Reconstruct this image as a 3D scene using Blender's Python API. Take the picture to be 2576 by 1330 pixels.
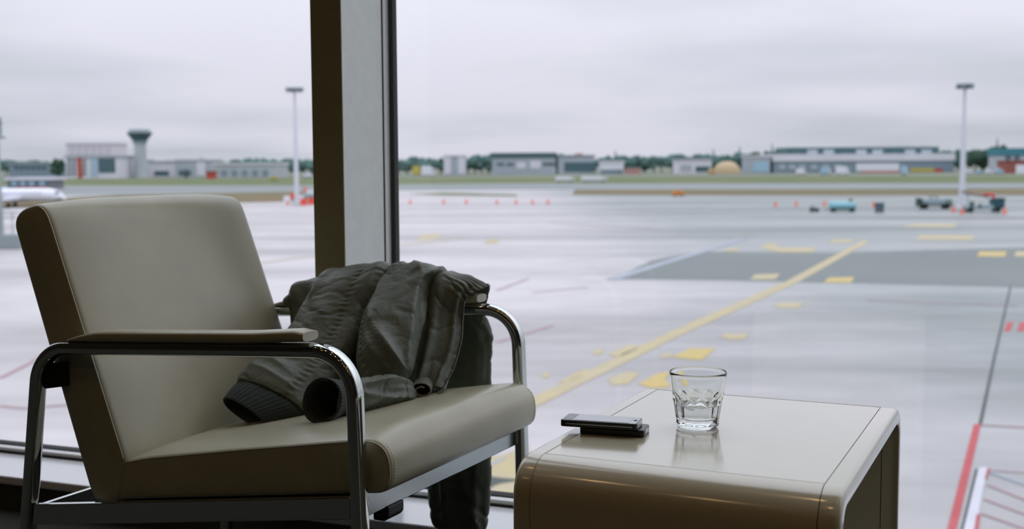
import bpy, math, random
from mathutils import Vector, Matrix, noise
from math import sin, cos, pi, radians, tan, sqrt, atan2

for o in list(bpy.data.objects):
    bpy.data.objects.remove(o, do_unlink=True)
scene = bpy.context.scene
COL = scene.collection
random.seed(7)

# ------------------------------------------------------------------ camera
# 41 mm lens, eye 0.88 m above the lounge floor, tipped slightly down; world y runs away from the eye
FPX, CX, CY, HOR, ROLL, HC = 2950.0, 1288.0, 665.0, 412.0, 0.0055, 0.88
_up = Vector((-ROLL, -1.0, -(CY-HOR)/FPX)).normalized()
_fw = Vector((0, 0, 1)); _fh = (_fw-_up*_fw.dot(_up)).normalized()
_rt = _fh.cross(_up)
if _rt.x < 0: _rt = -_rt
R3 = Matrix((_rt, _fh, _up))
EYE = Vector((0, 0, HC))
cam_data = bpy.data.cameras.new('camera')
cam = bpy.data.objects.new('camera', cam_data); COL.objects.link(cam)
cx_, cy_, cz_ = R3.col[0], -R3.col[1], -R3.col[2]
cam.matrix_world = Matrix(((cx_.x, cy_.x, cz_.x, 0), (cx_.y, cy_.y, cz_.y, 0), (cx_.z, cy_.z, cz_.z, HC), (0, 0, 0, 1)))
cam_data.sensor_width = 36.0; cam_data.sensor_fit = 'HORIZONTAL'
cam_data.lens = FPX/2576.0*36.0
cam_data.clip_start = 0.05; cam_data.clip_end = 6000.0
cam_data.dof.use_dof = True; cam_data.dof.focus_distance = 1.85; cam_data.dof.aperture_fstop = 5.2
scene.camera = cam

def ray(x, y): return R3 @ Vector(((x-CX)/FPX, (y-CY)/FPX, 1.0))
def on_z(x, y, z):
    d = ray(x, y); return EYE + d*((z-HC)/d.z)
def at(x, y, Y):
    d = ray(x, y); return EYE + d*(Y/d.y)

SKYSEED = 4.1
# ------------------------------------------------------------------ sky (overcast, brighter towards the zenith as overcast skies are)
world = bpy.data.worlds.new('overcast_sky'); scene.world = world; world.use_nodes = True
nt = world.node_tree; nt.nodes.clear()
def N(nt, t, **kw):
    n = nt.nodes.new(t)
    for k, v in kw.items(): setattr(n, k, v)
    return n
def L(nt, a, b): nt.links.new(a, b)
tc = N(nt, 'ShaderNodeTexCoord'); sep = N(nt, 'ShaderNodeSeparateXYZ'); L(nt, tc.outputs['Generated'], sep.inputs[0])
mx = N(nt, 'ShaderNodeMath', operation='MAXIMUM'); mx.inputs[1].default_value = 0.0; L(nt, sep.outputs['Z'], mx.inputs[0])
gp_ = N(nt, 'ShaderNodeMath', operation='POWER'); gp_.inputs[1].default_value = 1.25; L(nt, mx.outputs[0], gp_.inputs[0])
grad = N(nt, 'ShaderNodeMath', operation='MULTIPLY_ADD'); grad.inputs[1].default_value = 2.8; grad.inputs[2].default_value = 1.0
L(nt, gp_.outputs[0], grad.inputs[0])
den = N(nt, 'ShaderNodeMath', operation='ADD'); den.inputs[1].default_value = 0.10; L(nt, mx.outputs[0], den.inputs[0])
dx = N(nt, 'ShaderNodeMath', operation='DIVIDE'); L(nt, sep.outputs['X'], dx.inputs[0]); L(nt, den.outputs[0], dx.inputs[1])
dy = N(nt, 'ShaderNodeMath', operation='DIVIDE'); L(nt, sep.outputs['Y'], dy.inputs[0]); L(nt, den.outputs[0], dy.inputs[1])
cmb = N(nt, 'ShaderNodeCombineXYZ'); cmb.inputs[2].default_value = SKYSEED; L(nt, dx.outputs[0], cmb.inputs[0]); L(nt, dy.outputs[0], cmb.inputs[1])
cl = N(nt, 'ShaderNodeTexNoise'); cl.inputs['Scale'].default_value = 0.34; cl.inputs['Detail'].default_value = 4.0; cl.inputs['Roughness'].default_value = 0.45
L(nt, cmb.outputs[0], cl.inputs['Vector'])
ramp = N(nt, 'ShaderNodeValToRGB')
ramp.color_ramp.elements[0].position = 0.33; ramp.color_ramp.elements[0].color = (0.405, 0.435, 0.490, 1)
ramp.color_ramp.elements[1].position = 0.57; ramp.color_ramp.elements[1].color = (0.585, 0.585, 0.665, 1)
L(nt, cl.outputs['Fac'], ramp.inputs['Fac'])
mul = N(nt, 'ShaderNodeVectorMath', operation='SCALE'); L(nt, ramp.outputs['Color'], mul.inputs[0]); L(nt, grad.outputs[0], mul.inputs['Scale'])
bg = N(nt, 'ShaderNodeBackground'); bg.inputs['Strength'].default_value = 1.0; L(nt, mul.outputs[0], bg.inputs['Color'])
L(nt, bg.outputs[0], N(nt, 'ShaderNodeOutputWorld').inputs['Surface'])

scene.view_settings.view_transform = 'Standard'
scene.view_settings.look = 'None'
scene.view_settings.gamma = 1.0
scene.view_settings.exposure = 0.34
scene.view_settings.use_curve_mapping = False

# ------------------------------------------------------------------ helpers
def srgb(r, g, b):
    f = lambda c: (c/255/12.92) if c/255 <= 0.04045 else ((c/255+0.055)/1.055)**2.4
    return (f(r), f(g), f(b), 1)
MATS = {}
def mat(name, col, rough=0.6, metal=0.0, spec=0.5, var=0.0, vscale=6.0, bump=0.0, bscale=200.0, sheen=0.0, coat=0.0, stretch=None, emit=None, estr=0.0, col2=None, detail=4.0):
    if name in MATS: return MATS[name]
    m = bpy.data.materials.new(name); m.use_nodes = True; MATS[name] = m
    t = m.node_tree; b = t.nodes['Principled BSDF']
    b.inputs['Base Color'].default_value = col; b.inputs['Roughness'].default_value = rough
    b.inputs['Metallic'].default_value = metal; b.inputs['Specular IOR Level'].default_value = spec
    if sheen: b.inputs['Sheen Weight'].default_value = sheen; b.inputs['Sheen Roughness'].default_value = 0.4
    if coat: b.inputs['Coat Weight'].default_value = coat; b.inputs['Coat Roughness'].default_value = 0.11; b.inputs['Coat IOR'].default_value = 1.65
    if emit: b.inputs['Emission Color'].default_value = emit; b.inputs['Emission Strength'].default_value = estr
    if var or col2 or bump:
        tcn = N(t, 'ShaderNodeTexCoord'); mp = N(t, 'ShaderNodeMapping'); L(t, tcn.outputs['Object'], mp.inputs['Vector'])
        if stretch: mp.inputs['Scale'].default_value = stretch
    if var or col2:
        nz = N(t, 'ShaderNodeTexNoise'); nz.inputs['Scale'].default_value = vscale; nz.inputs['Detail'].default_value = detail
        L(t, mp.outputs[0], nz.inputs['Vector'])
        rp = N(t, 'ShaderNodeValToRGB'); L(t, nz.outputs['Fac'], rp.inputs['Fac'])
        c2 = col2 or tuple(min(1, c*(1+var)) for c in col[:3])+(1,)
        c1 = col if col2 else tuple(c*(1-var) for c in col[:3])+(1,)
        rp.color_ramp.elements[0].position = 0.32; rp.color_ramp.elements[0].color = c1
        rp.color_ramp.elements[1].position = 0.68; rp.color_ramp.elements[1].color = c2
        L(t, rp.outputs['Color'], b.inputs['Base Color'])
    if bump:
        nb = N(t, 'ShaderNodeTexNoise'); nb.inputs['Scale'].default_value = bscale; nb.inputs['Detail'].default_value = 3.0
        L(t, mp.outputs[0], nb.inputs['Vector'])
        bp = N(t, 'ShaderNodeBump'); bp.inputs['Strength'].default_value = bump; bp.inputs['Distance'].default_value = 0.002
        L(t, nb.outputs['Fac'], bp.inputs['Height']); L(t, bp.outputs[0], b.inputs['Normal'])
    return m

class MB:
    def __init__(s): s.v = []; s.f = []
    def add(s, vs, fs):
        k = len(s.v); s.v += [tuple(v) for v in vs]; s.f += [tuple(i+k for i in f) for f in fs]; return s
    def box(s, c, size, rz=0.0, M=None, taper=1.0):
        x, y, z = (d/2 for d in size)
        vs = [Vector((sx*x*(taper if sz > 0 else 1), sy*y*(taper if sz > 0 else 1), sz*z)) for sz in (-1, 1) for sy in (-1, 1) for sx in (-1, 1)]
        Rz = Matrix.Rotation(rz, 3, 'Z')
        vs = [(M @ (Rz @ v + Vector(c))) if M else (Rz @ v + Vector(c)) for v in vs]
        return s.add(vs, [(0, 2, 3, 1), (4, 5, 7, 6), (0, 1, 5, 4), (2, 6, 7, 3), (0, 4, 6, 2), (1, 3, 7, 5)])
    def rings(s, rings, closed=True, cap=True):
        n = len(rings[0]); vs = [v for r in rings for v in r]; fs = []
        for i in range(len(rings)-1):
            for j in range(n if closed else n-1):
                a = i*n+j; b = i*n+(j+1) % n
                fs.append((a, b, b+n, a+n))
        if cap and closed:
            fs.append(tuple(range(n-1, -1, -1))); fs.append(tuple((len(rings)-1)*n+j for j in range(n)))
        return s.add(vs, fs)
    def tube(s, path, r, n=10, cap=True, ell=None):
        path = [Vector(p) for p in path]; rings = []
        ref = Vector((0, 0, 1))
        for i, p in enumerate(path):
            t = (path[min(i+1, len(path)-1)]-path[max(i-1, 0)]).normalized()
            if i == 0:
                u = t.cross(ref)
                if u.length < 1e-3: u = t.cross(Vector((0, 1, 0)))
            else: u = u - t*u.dot(t)
            u.normalize(); w = t.cross(u)
            ri = r[i] if isinstance(r, (list, tuple)) else r
            rings.append([p+u*cos(2*pi*k/n)*ri+w*sin(2*pi*k/n)*ri for k in range(n)])
        return s.rings(rings, True, cap)
    def lathe(s, prof, c, n=24, cap=True):
        c = Vector(c); return s.rings([[c+Vector((r*cos(2*pi*k/n), r*sin(2*pi*k/n), z)) for k in range(n)] for r, z in prof], True, cap)
    def poly(s, pts, h=0.0):
        k = len(pts); top = [Vector(p) for p in pts]
        if not h: return s.add(top, [tuple(range(k))])
        bot = [p-Vector((0, 0, h)) for p in top]
        return s.add(top+bot, [tuple(range(k)), tuple(range(2*k-1, k-1, -1))]+[(i, k+i, k+(i+1) % k, (i+1) % k) for i in range(k)])
    def build(s, name, m, parent=None, smooth=False, bevel=0.0, seg=2, ang=35, solid=0.0, sub=0):
        me = bpy.data.meshes.new(name); me.from_pydata(s.v, [], s.f); me.validate(); me.update()
        o = bpy.data.objects.new(name, me); COL.objects.link(o)
        if m: me.materials.append(m)
        import bmesh
        bm = bmesh.new(); bm.from_mesh(me); bmesh.ops.recalc_face_normals(bm, faces=bm.faces); bm.to_mesh(me); bm.free()
        if smooth:
            me.polygons.foreach_set('use_smooth', [True]*len(me.polygons))
            if ang and not sub:
                try: me.set_sharp_from_angle(angle=radians(ang))
                except Exception: pass
        if bevel:
            md = o.modifiers.new('bevel', 'BEVEL'); md.width = bevel; md.segments = seg; md.limit_method = 'ANGLE'; md.angle_limit = radians(30); md.harden_normals = False
        if solid:
            md = o.modifiers.new('solid', 'SOLIDIFY'); md.thickness = solid; md.offset = 0
        if sub:
            md = o.modifiers.new('sub', 'SUBSURF'); md.levels = sub; md.render_levels = sub
        if parent: o.parent = parent
        return o
def tag(o, label=None, cat=None, group=None, kind=None):
    if label: o['label'] = label
    if cat: o['category'] = cat
    if group: o['group'] = group
    if kind: o['kind'] = kind
    return o
def thing(name, label, cat, loc=(0, 0, 0), rz=0.0, group=None):
    o = bpy.data.objects.new(name, None); o.empty_display_size = 0.1; COL.objects.link(o)
    o.location = loc; o.rotation_euler = (0, 0, rz); return tag(o, label, cat, group)
def copy_tree(o, parent=None):
    c = o.copy(); COL.objects.link(c); c.parent = parent
    for ch in o.children: copy_tree(ch, c)
    return c
def catmull(P, t):
    # P list of tuples/vectors, t in 0..len-1
    n = len(P)-1; i = min(int(t), n-1); f = t-i
    p1, p2 = P[i], P[i+1]
    p0 = P[i-1] if i > 0 else p1*2-p2
    p3 = P[i+2] if i+2 <= n else p2*2-p1
    return ((p1*2)+(p2-p0)*f+(p0*2-p1*5+p2*4-p3)*(f*f)+(p1*3-p0-p2*3+p3)*(f**3))*0.5

GZ = HC-8.0            # the apron lies eight metres below the eye

# ------------------------------------------------------------------ materials
M_WHITE = mat('white_paint', srgb(222, 222, 228), 0.5)
CHROME = mat('chrome', (0.62, 0.64, 0.62, 1), 0.07, 1.0)
STEEL = mat('brushed_steel', (0.42, 0.45, 0.46, 1), 0.22, 1.0)
LEATHER = mat('olive_beige_leather', srgb(188, 185, 160), 0.29, spec=0.6, var=0.06, vscale=9, bump=0.10, bscale=700)
THREAD = mat('stitch_thread', srgb(232, 216, 164), 0.7)
BLACK = mat('black_plastic', (0.012, 0.013, 0.012, 1), 0.45)
RUBBER = mat('black_rubber', (0.008, 0.008, 0.008, 1), 0.8)
NYLON = mat('olive_grey_nylon', srgb(104, 111, 99), 0.46, spec=0.4, var=0.06, vscale=25, bump=0.10, bscale=500)
t = NYLON.node_tree; b_ = t.nodes['Principled BSDF']
tcn = N(t, 'ShaderNodeTexCoord'); cn = N(t, 'ShaderNodeTexNoise'); cn.inputs['Scale'].default_value = 17.0; cn.inputs['Detail'].default_value = 3.0; cn.inputs['Distortion'].default_value = 1.2; L(t, tcn.outputs['Object'], cn.inputs['Vector'])
ab = N(t, 'ShaderNodeMath', operation='SUBTRACT'); ab.inputs[1].default_value = 0.5; L(t, cn.outputs['Fac'], ab.inputs[0]); ab2 = N(t, 'ShaderNodeMath', operation='ABSOLUTE'); L(t, ab.outputs[0], ab2.inputs[0])
cb_ = N(t, 'ShaderNodeBump'); cb_.inputs['Strength'].default_value = 0.30; cb_.inputs['Distance'].default_value = 0.012; L(t, ab2.outputs[0], cb_.inputs['Height'])
ob = [n for n in t.nodes if n.type == 'BUMP' and n != cb_][0]; L(t, cb_.outputs[0], ob.inputs['Normal'])
KNIT = mat('dark_rib_knit', srgb(54, 61, 58), 0.9, spec=0.2, sheen=0.3)
LINING = mat('jacket_lining', srgb(30, 31, 28), 0.8)
ZIPM = mat('zip_teeth', srgb(150, 146, 128), 0.4, 0.6)
TABLEM = mat('beige_laminate', srgb(216, 208, 180), 0.20, spec=0.6, var=0.02, vscale=20, coat=1.0)
SEAMM = mat('dark_seam', srgb(30, 28, 24), 0.9)
GLASSM = None

# ------------------------------------------------------------------ the lounge (window wall turned 21.4 degrees)
WTH = radians(21.364)
WV = Vector((cos(WTH), -sin(WTH), 0)); NV = Vector((sin(WTH), cos(WTH), 0)); WA = Vector((-1.459, 3.279, 0))
def wp(u, off, z): return WA+WV*u+NV*off+Vector((0, 0, z))
WM = Matrix(((WV.x, NV.x, 0, WA.x), (WV.y, NV.y, 0, WA.y), (0, 0, 1, 0), (0, 0, 0, 1)))
def wbox(mb, u0, u1, o0, o1, z0, z1):
    return mb.box(((u0+u1)/2, (o0+o1)/2, (z0+z1)/2), (abs(u1-u0), abs(o1-o0), abs(z1-z0)), M=WM)
U0, U1, CEIL, SILL = -4.8, 10.2, 5.2, 0.085
CARPET = mat('grey_carpet', srgb(58, 58, 52), 0.95, spec=0.1, var=0.25, vscale=240, bump=0.6, bscale=600)
ROOMW = mat('room_wall', srgb(62, 56, 44), 0.8)
CEILM = mat('ceiling_paint', srgb(80, 76, 66), 0.9)
ALU = mat('grey_coated_aluminium', srgb(232, 238, 234), 0.4, var=0.03, vscale=30)
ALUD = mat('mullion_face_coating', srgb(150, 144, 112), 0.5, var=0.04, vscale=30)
SILLM = mat('white_sill', srgb(232, 232, 236), 0.25, coat=0.5)
SILLF = mat('sill_skirting', srgb(72, 72, 62), 0.7)
def S(o): return tag(o, kind='structure')
S(wbox(MB(), U0, U1, -8.0, -0.235, -0.10, 0.0).build('floor', CARPET))
S(wbox(MB(), U0, U1, -8.0, 0.10, CEIL, CEIL+0.15).build('ceiling', CEILM))
S(wbox(MB(), U0, U1, -8.12, -8.0, -0.1, CEIL).build('wall_back', ROOMW))
S(wbox(MB(), U0-0.12, U0, -8.12, 0.10, -0.1, CEIL).build('wall_left', ROOMW))
S(wbox(MB(), U1, U1+0.12, -8.12, 0.10, -0.1, CEIL).build('wall_right', ROOMW))
S(wbox(MB(), U0, U1, -0.10, 0.10, GZ, -0.02).build('wall_facade', ALU))
sill = S(wbox(MB(), U0, U1, -0.235, -0.012, SILL-0.022, SILL).build('trim_1', SILLM, bevel=0.004))
sill['label'] = 'white window sill running below the glass'
S(wbox(MB(), U0, U1, -0.225, 0.10, -0.02, SILL-0.022).build('baseboard_window', SILLF))
# bottom frame: dark gasket, pale bead, dark joint
fr = S(wbox(MB(), U0, U1, -0.046, 0.045, SILL, SILL+0.004).build('trim_2', RUBBER)); fr['label'] = 'dark bottom frame of the window wall'
wbox(MB(), U0, U1, -0.040, -0.0141, SILL+0.004, SILL+0.0145).build('glazing_bead', mat('pale_bead', srgb(238, 240, 240), 0.35), fr, bevel=0.002)
wbox(MB(), U0, U1, -0.014, 0.020, SILL+0.004, SILL+0.017).build('gasket', RUBBER, fr)
tf = S(wbox(MB(), U0, U1, -0.20, 0.045, CEIL-0.12, CEIL).build('trim_3', ALU)); tf['label'] = 'top frame of the window wall'
# glass
GLASSM = bpy.data.materials.new('window_glass'); GLASSM.use_nodes = True
t = GLASSM.node_tree; t.nodes.clear()
tr = N(t, 'ShaderNodeBsdfTransparent'); tr.inputs[0].default_value = (0.99, 0.995, 0.992, 1)
gl = N(t, 'ShaderNodeBsdfGlossy'); gl.inputs['Roughness'].default_value = 0.0
lw = N(t, 'ShaderNodeLayerWeight'); lw.inputs[0].default_value = 0.5
pw = N(t, 'ShaderNodeMath', operation='POWER'); pw.inputs[1].default_value = 5.0; L(t, lw.outputs['Facing'], pw.inputs[0])
ma = N(t, 'ShaderNodeMath', operation='MULTIPLY_ADD'); ma.inputs[1].default_value = 0.8; ma.inputs[2].default_value = 0.04; L(t, pw.outputs[0], ma.inputs[0])
ms = N(t, 'ShaderNodeMixShader'); L(t, ma.outputs[0], ms.inputs[0]); L(t, tr.outputs[0], ms.inputs[1]); L(t, gl.outputs[0], ms.inputs[2])
L(t, ms.outputs[0], N(t, 'ShaderNodeOutputMaterial').inputs['Surface'])
MULL = [-1.80, 1.215, 4.23, 7.25]
edges = [U0]+MULL+[U1]
for i in range(len(edges)-1):
    o = S(wbox(MB(), edges[i]+(0.04 if i else 0), edges[i+1]-(0.04 if i < len(edges)-2 else 0), -0.004, 0.006, SILL+0.012, CEIL-0.12).build('window_%d' % (i+1), GLASSM))
for i, u in enumerate(MULL):
    m = S(wbox(MB(), u-0.038, u+0.038, -0.222, -0.034, SILL, CEIL-0.1).build('trim_%d' % (i+4), ALU))
    m['label'] = 'grey window mullion between the glass panes'
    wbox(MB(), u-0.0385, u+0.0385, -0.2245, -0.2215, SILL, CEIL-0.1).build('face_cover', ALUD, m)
    for s_ in (-1, 1):
        wbox(MB(), u+s_*0.030, u+s_*0.0372, -0.034, -0.027, SILL, CEIL-0.1).build('joint', RUBBER, m)
        wbox(MB(), u+s_*0.030, u+s_*0.0395, -0.0269, 0.0, SILL, CEIL-0.1).build('glazing_bead', MATS['pale_bead'], m)
        wbox(MB(), u+s_*0.030, u+s_*0.0505, 0.0001, 0.022, SILL, CEIL-0.1).build('gasket', RUBBER, m)
    wbox(MB(), u-0.034, u+0.034, 0.022, 0.05, SILL, CEIL-0.1).build('pressure_cap', ALU, m)
# warm downlights in the ceiling
LAMP = mat('warm_lamp', (1, 0.75, 0.45, 1), emit=(1.0, 0.62, 0.28, 1), estr=95.0)
proto = thing('ceiling_downlight', 'small warm round downlight recessed in the lounge ceiling', 'ceiling light', (0, 0, CEIL), 0, 'ceiling downlights of the lounge')
MB().lathe([(0.075, 0.0), (0.075, -0.012), (0.050, -0.012), (0.042, -0.002), (0.042, 0.0)], (0, 0, 0), 28).build('trim_ring', CHROME, proto, True)
MB().lathe([(0.0005, -0.004), (0.040, -0.004)], (0, 0, 0), 28, False).build('lamp_disc', LAMP, proto)
ORD = ['first', 'second', 'third', 'fourth', 'fifth', 'sixth', 'seventh', 'eighth', 'ninth', 'tenth']
first = True
for r_ in range(3):
    for k in range(6):
        p = wp(-2.2+k*1.9+0.3*r_, -1.6-r_*1.9, CEIL)
        o = proto if first else copy_tree(proto); first = False
        o.location = p
        o['label'] = 'warm ceiling downlight, %s of its row, %s row' % (ORD[k], ('window side', 'middle', 'back wall')[r_])

# ------------------------------------------------------------------ the chair
CTH = radians(26.7); CO = Vector((-0.244, 1.809, 0)); CW = 0.577
CA = Vector((cos(CTH), -sin(CTH), 0)); CB = Vector((sin(CTH), cos(CTH), 0))
chair = thing('lounge_armchair', 'low beige leather armchair with bent chrome tube arms by the window', 'armchair', CO, -CTH)
def cj(px, py, b):
    d = ray(px, py); t = ((CO+CB*b)-EYE).dot(CB)/d.dot(CB); q = EYE+d*t-CO
    return Vector((q.dot(CA), b, q.z))
def arc2(p0, c, p1, n=8):
    # quadratic corner between p0 and p1 with control c, fuller than a parabola
    out = []
    for i in range(n+1):
        t = i/n; w = 0.75
        d = (1-t)**2+2*w*t*(1-t)+t*t
        out.append(tuple(((1-t)**2*a+2*w*t*(1-t)*b+t*t*e)/d for a, b, e in zip(p0, c, p1)))
    return out
fpath = [(-0.770, 0.006), (-0.7415, 0.206), (-0.701, 0.480)]
fpath += arc2((-0.699, 0.493), (-0.687, 0.5515), (-0.625, 0.5555), 10)[0:]
fpath += [(-0.45, 0.5655), (-0.25, 0.577)]
fpath += arc2((-0.080, 0.5865), (-0.004, 0.591), (-0.003, 0.515), 12)
fpath += [(0.000, 0.42), (0.003, 0.30), (0.007, 0.006)]
def side_frame(b):
    mb = MB(); P = [Vector((a, b, z)) for a, z in fpath]; rings = []
    for i, p in enumerate(P):
        t = (P[min(i+1, len(P)-1)]-P[max(i-1, 0)]).normalized(); u = Vector((0, 1, 0)); w = t.cross(u)
        ring = []
        for k in range(24):
            an = 2*pi*k/24; e = 2/2.6
            c_, s_ = cos(an), sin(an)
            ring.append(p+u*(math.copysign(abs(c_)**e, c_)*0.0155)+w*(math.copysign(abs(s_)**e, s_)*0.0122))
        rings.append(ring)
    return mb.rings(rings)
def extr(prof, b0, b1):
    n = len(prof); vs = [(a, b0, z) for a, z in prof]+[(a, b1, z) for a, z in prof]
    return MB().add(vs, [tuple(range(n)), tuple(range(2*n-1, n-1, -1))]+[(i, n+i, n+(i+1) % n, (i+1) % n) for i in range(n)])
for b in (0.0, CW):
    fo = side_frame(b).build('side_frame', CHROME, chair, True, ang=60)
    for a in (-0.770, 0.007):
        MB().lathe([(0.013, 0.0), (0.015, 0.002), (0.015, 0.010), (0.012, 0.012)], (a, b, 0), 16).build('foot_glide', BLACK, fo, True)
    s_ = 1 if b == 0 else -1
    extr([(-0.724, 0.217), (-0.7185, 0.257), (-0.012, 0.358), (-0.012, 0.322)], b-0.006, b+0.006).build('side_rail', CHROME, chair, bevel=0.0015)
    # dark bracket from the rear tube to the back
    extr([(-0.712, 0.470), (-0.705, 0.518), (-0.64, 0.527), (-0.64, 0.482)], b+s_*0.006, b+s_*0.034).build('back_bracket', BLACK, chair, bevel=0.002)
extr([(-0.012, 0.318), (-0.012, 0.357), (-0.004, 0.357), (-0.004, 0.318)], 0.006, CW-0.006).build('front_rail', STEEL, chair, bevel=0.0015)
extr([(-0.7225, 0.220), (-0.7185, 0.255), (-0.710, 0.255), (-0.714, 0.220)], 0.006, CW-0.006).build('rear_rail', CHROME, chair, bevel=0.0015)
extr([(-0.030, 0.294), (-0.030, 0.320), (0.000, 0.320), (0.000, 0.302), (-0.008, 0.294)], 0.085, 0.135).build('seat_clamp', BLACK, chair, bevel=0.003)
extr([(-0.56, 0.255), (-0.56, 0.272), (-0.02, 0.352), (-0.02, 0.335)], 0.05, CW-0.05).build('seat_pan', BLACK, chair, bevel=0.004)
# arm pads
def arm_pad(b):
    secs = []
    n = 26
    for i in range(n+1):
        t = i/n; a = -0.612+t*0.526
        base = 0.5555+(a+0.625)*0.0560+0.0118
        e = min(1, (t*n/5.0)) if t < 0.25 else 1.0
        e = sin(e*pi/2)
        h = 0.004+0.0165*e
        if t > 0.985: h = 0.016
        lift = 0.004*max(0, (t-0.8)/0.2)
        wd = 0.012+0.009*e
        ring = []
        for k in range(18):
            an = 2*pi*k/18; c_, s_ = cos(an), sin(an); ex = 2/3.2
            ring.append((a, b+math.copysign(abs(c_)**ex, c_)*wd, base+lift+h/2+math.copysign(abs(s_)**ex, s_)*h/2))
        secs.append(ring)
    return MB().rings(secs)
for b in (0.0, CW):
    arm_pad(b).build('arm_pad', LEATHER, chair, True, bevel=0.002, ang=50)
# upholstery: a closed profile lofted across the chair, crowned between its side seams
def resample(prof, step):
    out = []
    n = len(prof)
    for i in range(n):
        p, q = Vector(prof[i]), Vector(prof[(i+1) % n]); k = max(1, int((q-p).length/step))
        for j in range(k): out.append(p+(q-p)*(j/k))
    return out
def smoothp(P, it, fixed=()):
    n = len(P)
    for _ in range(it):
        P = [P[i] if i in fixed else (P[i-1]+P[i]*2+P[(i+1) % n])*0.25 for i in range(n)]
    return P
def cushion(prof, b0, b1, crown, mask, p=4.0, edge=0.007):
    P = smoothp(resample(prof, 0.008), 3); n = len(P)
    nrm = []
    area = sum(P[i].x*P[(i+1) % n].y-P[(i+1) % n].x*P[i].y for i in range(n))
    sg = 1 if area > 0 else -1
    for i in range(n):
        t = P[(i+1) % n]-P[i-1]; nrm.append(Vector((t.y, -t.x)).normalized()*sg)
    bs = [0, 0.0015, 0.004, edge, 0.012, 0.02, 0.03, 0.045, 0.06, 0.08]
    W = b1-b0
    st = [x for x in bs]+[0.08+(W-0.16)*i/14 for i in range(1, 14)]+[W-x for x in reversed(bs)]
    rings = []
    for x in st:
        d = min(x, W-x)
        shrink = edge*(1-sqrt(max(0, 1-(1-min(d/edge, 1))**2)))
        tt = abs(2*x/W-1); cr = crown*(1-tt**p)
        rings.append([(q.x+nn.x*(cr*mask(q)-shrink), b0+x, q.y+nn.y*(cr*mask(q)-shrink)) for q, nn in zip(P, nrm)])
    return MB().rings(rings), P, nrm
seat_prof = [(-0.600, 0.272), (-0.018, 0.356), (0.030, 0.361), (0.043, 0.368), (0.047, 0.385), (0.047, 0.412), (0.041, 0.432), (0.026, 0.444), (0.004, 0.447), (-0.032, 0.441), (-0.259, 0.403), (-0.456, 0.368), (-0.540, 0.348), (-0.600, 0.335)]
def seat_mask(q):
    lo = 0.272+(q.x+0.6)*0.144
    return max(0.0, min(1.0, (q.y-lo-0.01)/0.05))*min(1.0, max(0.0, (q.x+0.58)/0.1)) if q.x < 0.03 else max(0.0, min(1, (q.y-0.36)/0.06))*0.6
mb, SP, SN = cushion(seat_prof, 0.022, CW-0.022, 0.013, seat_mask)
seat = mb.build('seat', LEATHER, chair, True, ang=50)
back_prof = [(-0.584, 0.272), (-0.532, 0.278), (-0.511, 0.352), (-0.672, 0.776), (-0.684, 0.802), (-0.703, 0.813), (-0.748, 0.802), (-0.766, 0.790), (-0.771, 0.776), (-0.600, 0.290)]
def back_mask(q):
    fx = -0.511-(q.y-0.352)*(0.161/0.424)
    return max(0.0, min(1.0, (q.x-fx+0.05)/0.05))*max(0.0, min(1.0, (q.y-0.30)/0.05))
mb, BP, BN = cushion(back_prof, 0.018, CW-0.018, 0.017, back_mask)
back = mb.build('backrest', LEATHER, chair, True, ang=50)
def stitches(path, parent, step=0.0052, r=0.0007):
    mb = MB(); acc = 0.0
    for i in range(len(path)-1):
        p, q = path[i], path[i+1]; d = (q-p).length; t = (q-p).normalized()
        while acc < d:
            c = p+t*acc; h = t*(step*0.33)
            mb.tube([c-h, c-h*0.6, c+h*0.6, c+h], [r*0.4, r, r, r*0.4], 5)
            acc += step
        acc -= d
    return mb.build('stitching', THREAD, parent, True)
for b, s_ in ((0.022, 1), (CW-0.022, -1)):
    off = 0.0105
    idx = [i for i, q in enumerate(SP) if (q.x > -0.53 and seat_mask(q) > 0.55) or (q.x > 0.03 and q.y > 0.372)]
    path = [Vector((SP[i].x+SN[i].x*0.0012, b+s_*off, SP[i].y+SN[i].y*0.0012)) for i in idx]
    path = [p for p in path]
    stitches(path, seat)
    ring = [Vector((SP[i].x-SN[i].x*0.0028, b+s_*0.0016, SP[i].y-SN[i].y*0.0028)) for i in idx]
    MB().tube(ring, 0.0017, 6).build('seam_piping', LEATHER, seat, True)
    idx = [i for i, q in enumerate(BP) if back_mask(q) > 0.55 and 0.355 < q.y < 0.812]
    path = [Vector((BP[i].x+BN[i].x*0.0012, b-s_*0.004+s_*off, BP[i].y+BN[i].y*0.0012)) for i in idx]
    stitches(path, back)
    ring = [Vector((BP[i].x-BN[i].x*0.0028, b-s_*0.004+s_*0.0016, BP[i].y-BN[i].y*0.0028)) for i in idx]
    MB().tube(ring, 0.0017, 6).build('seam_piping', LEATHER, back, True)

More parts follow.
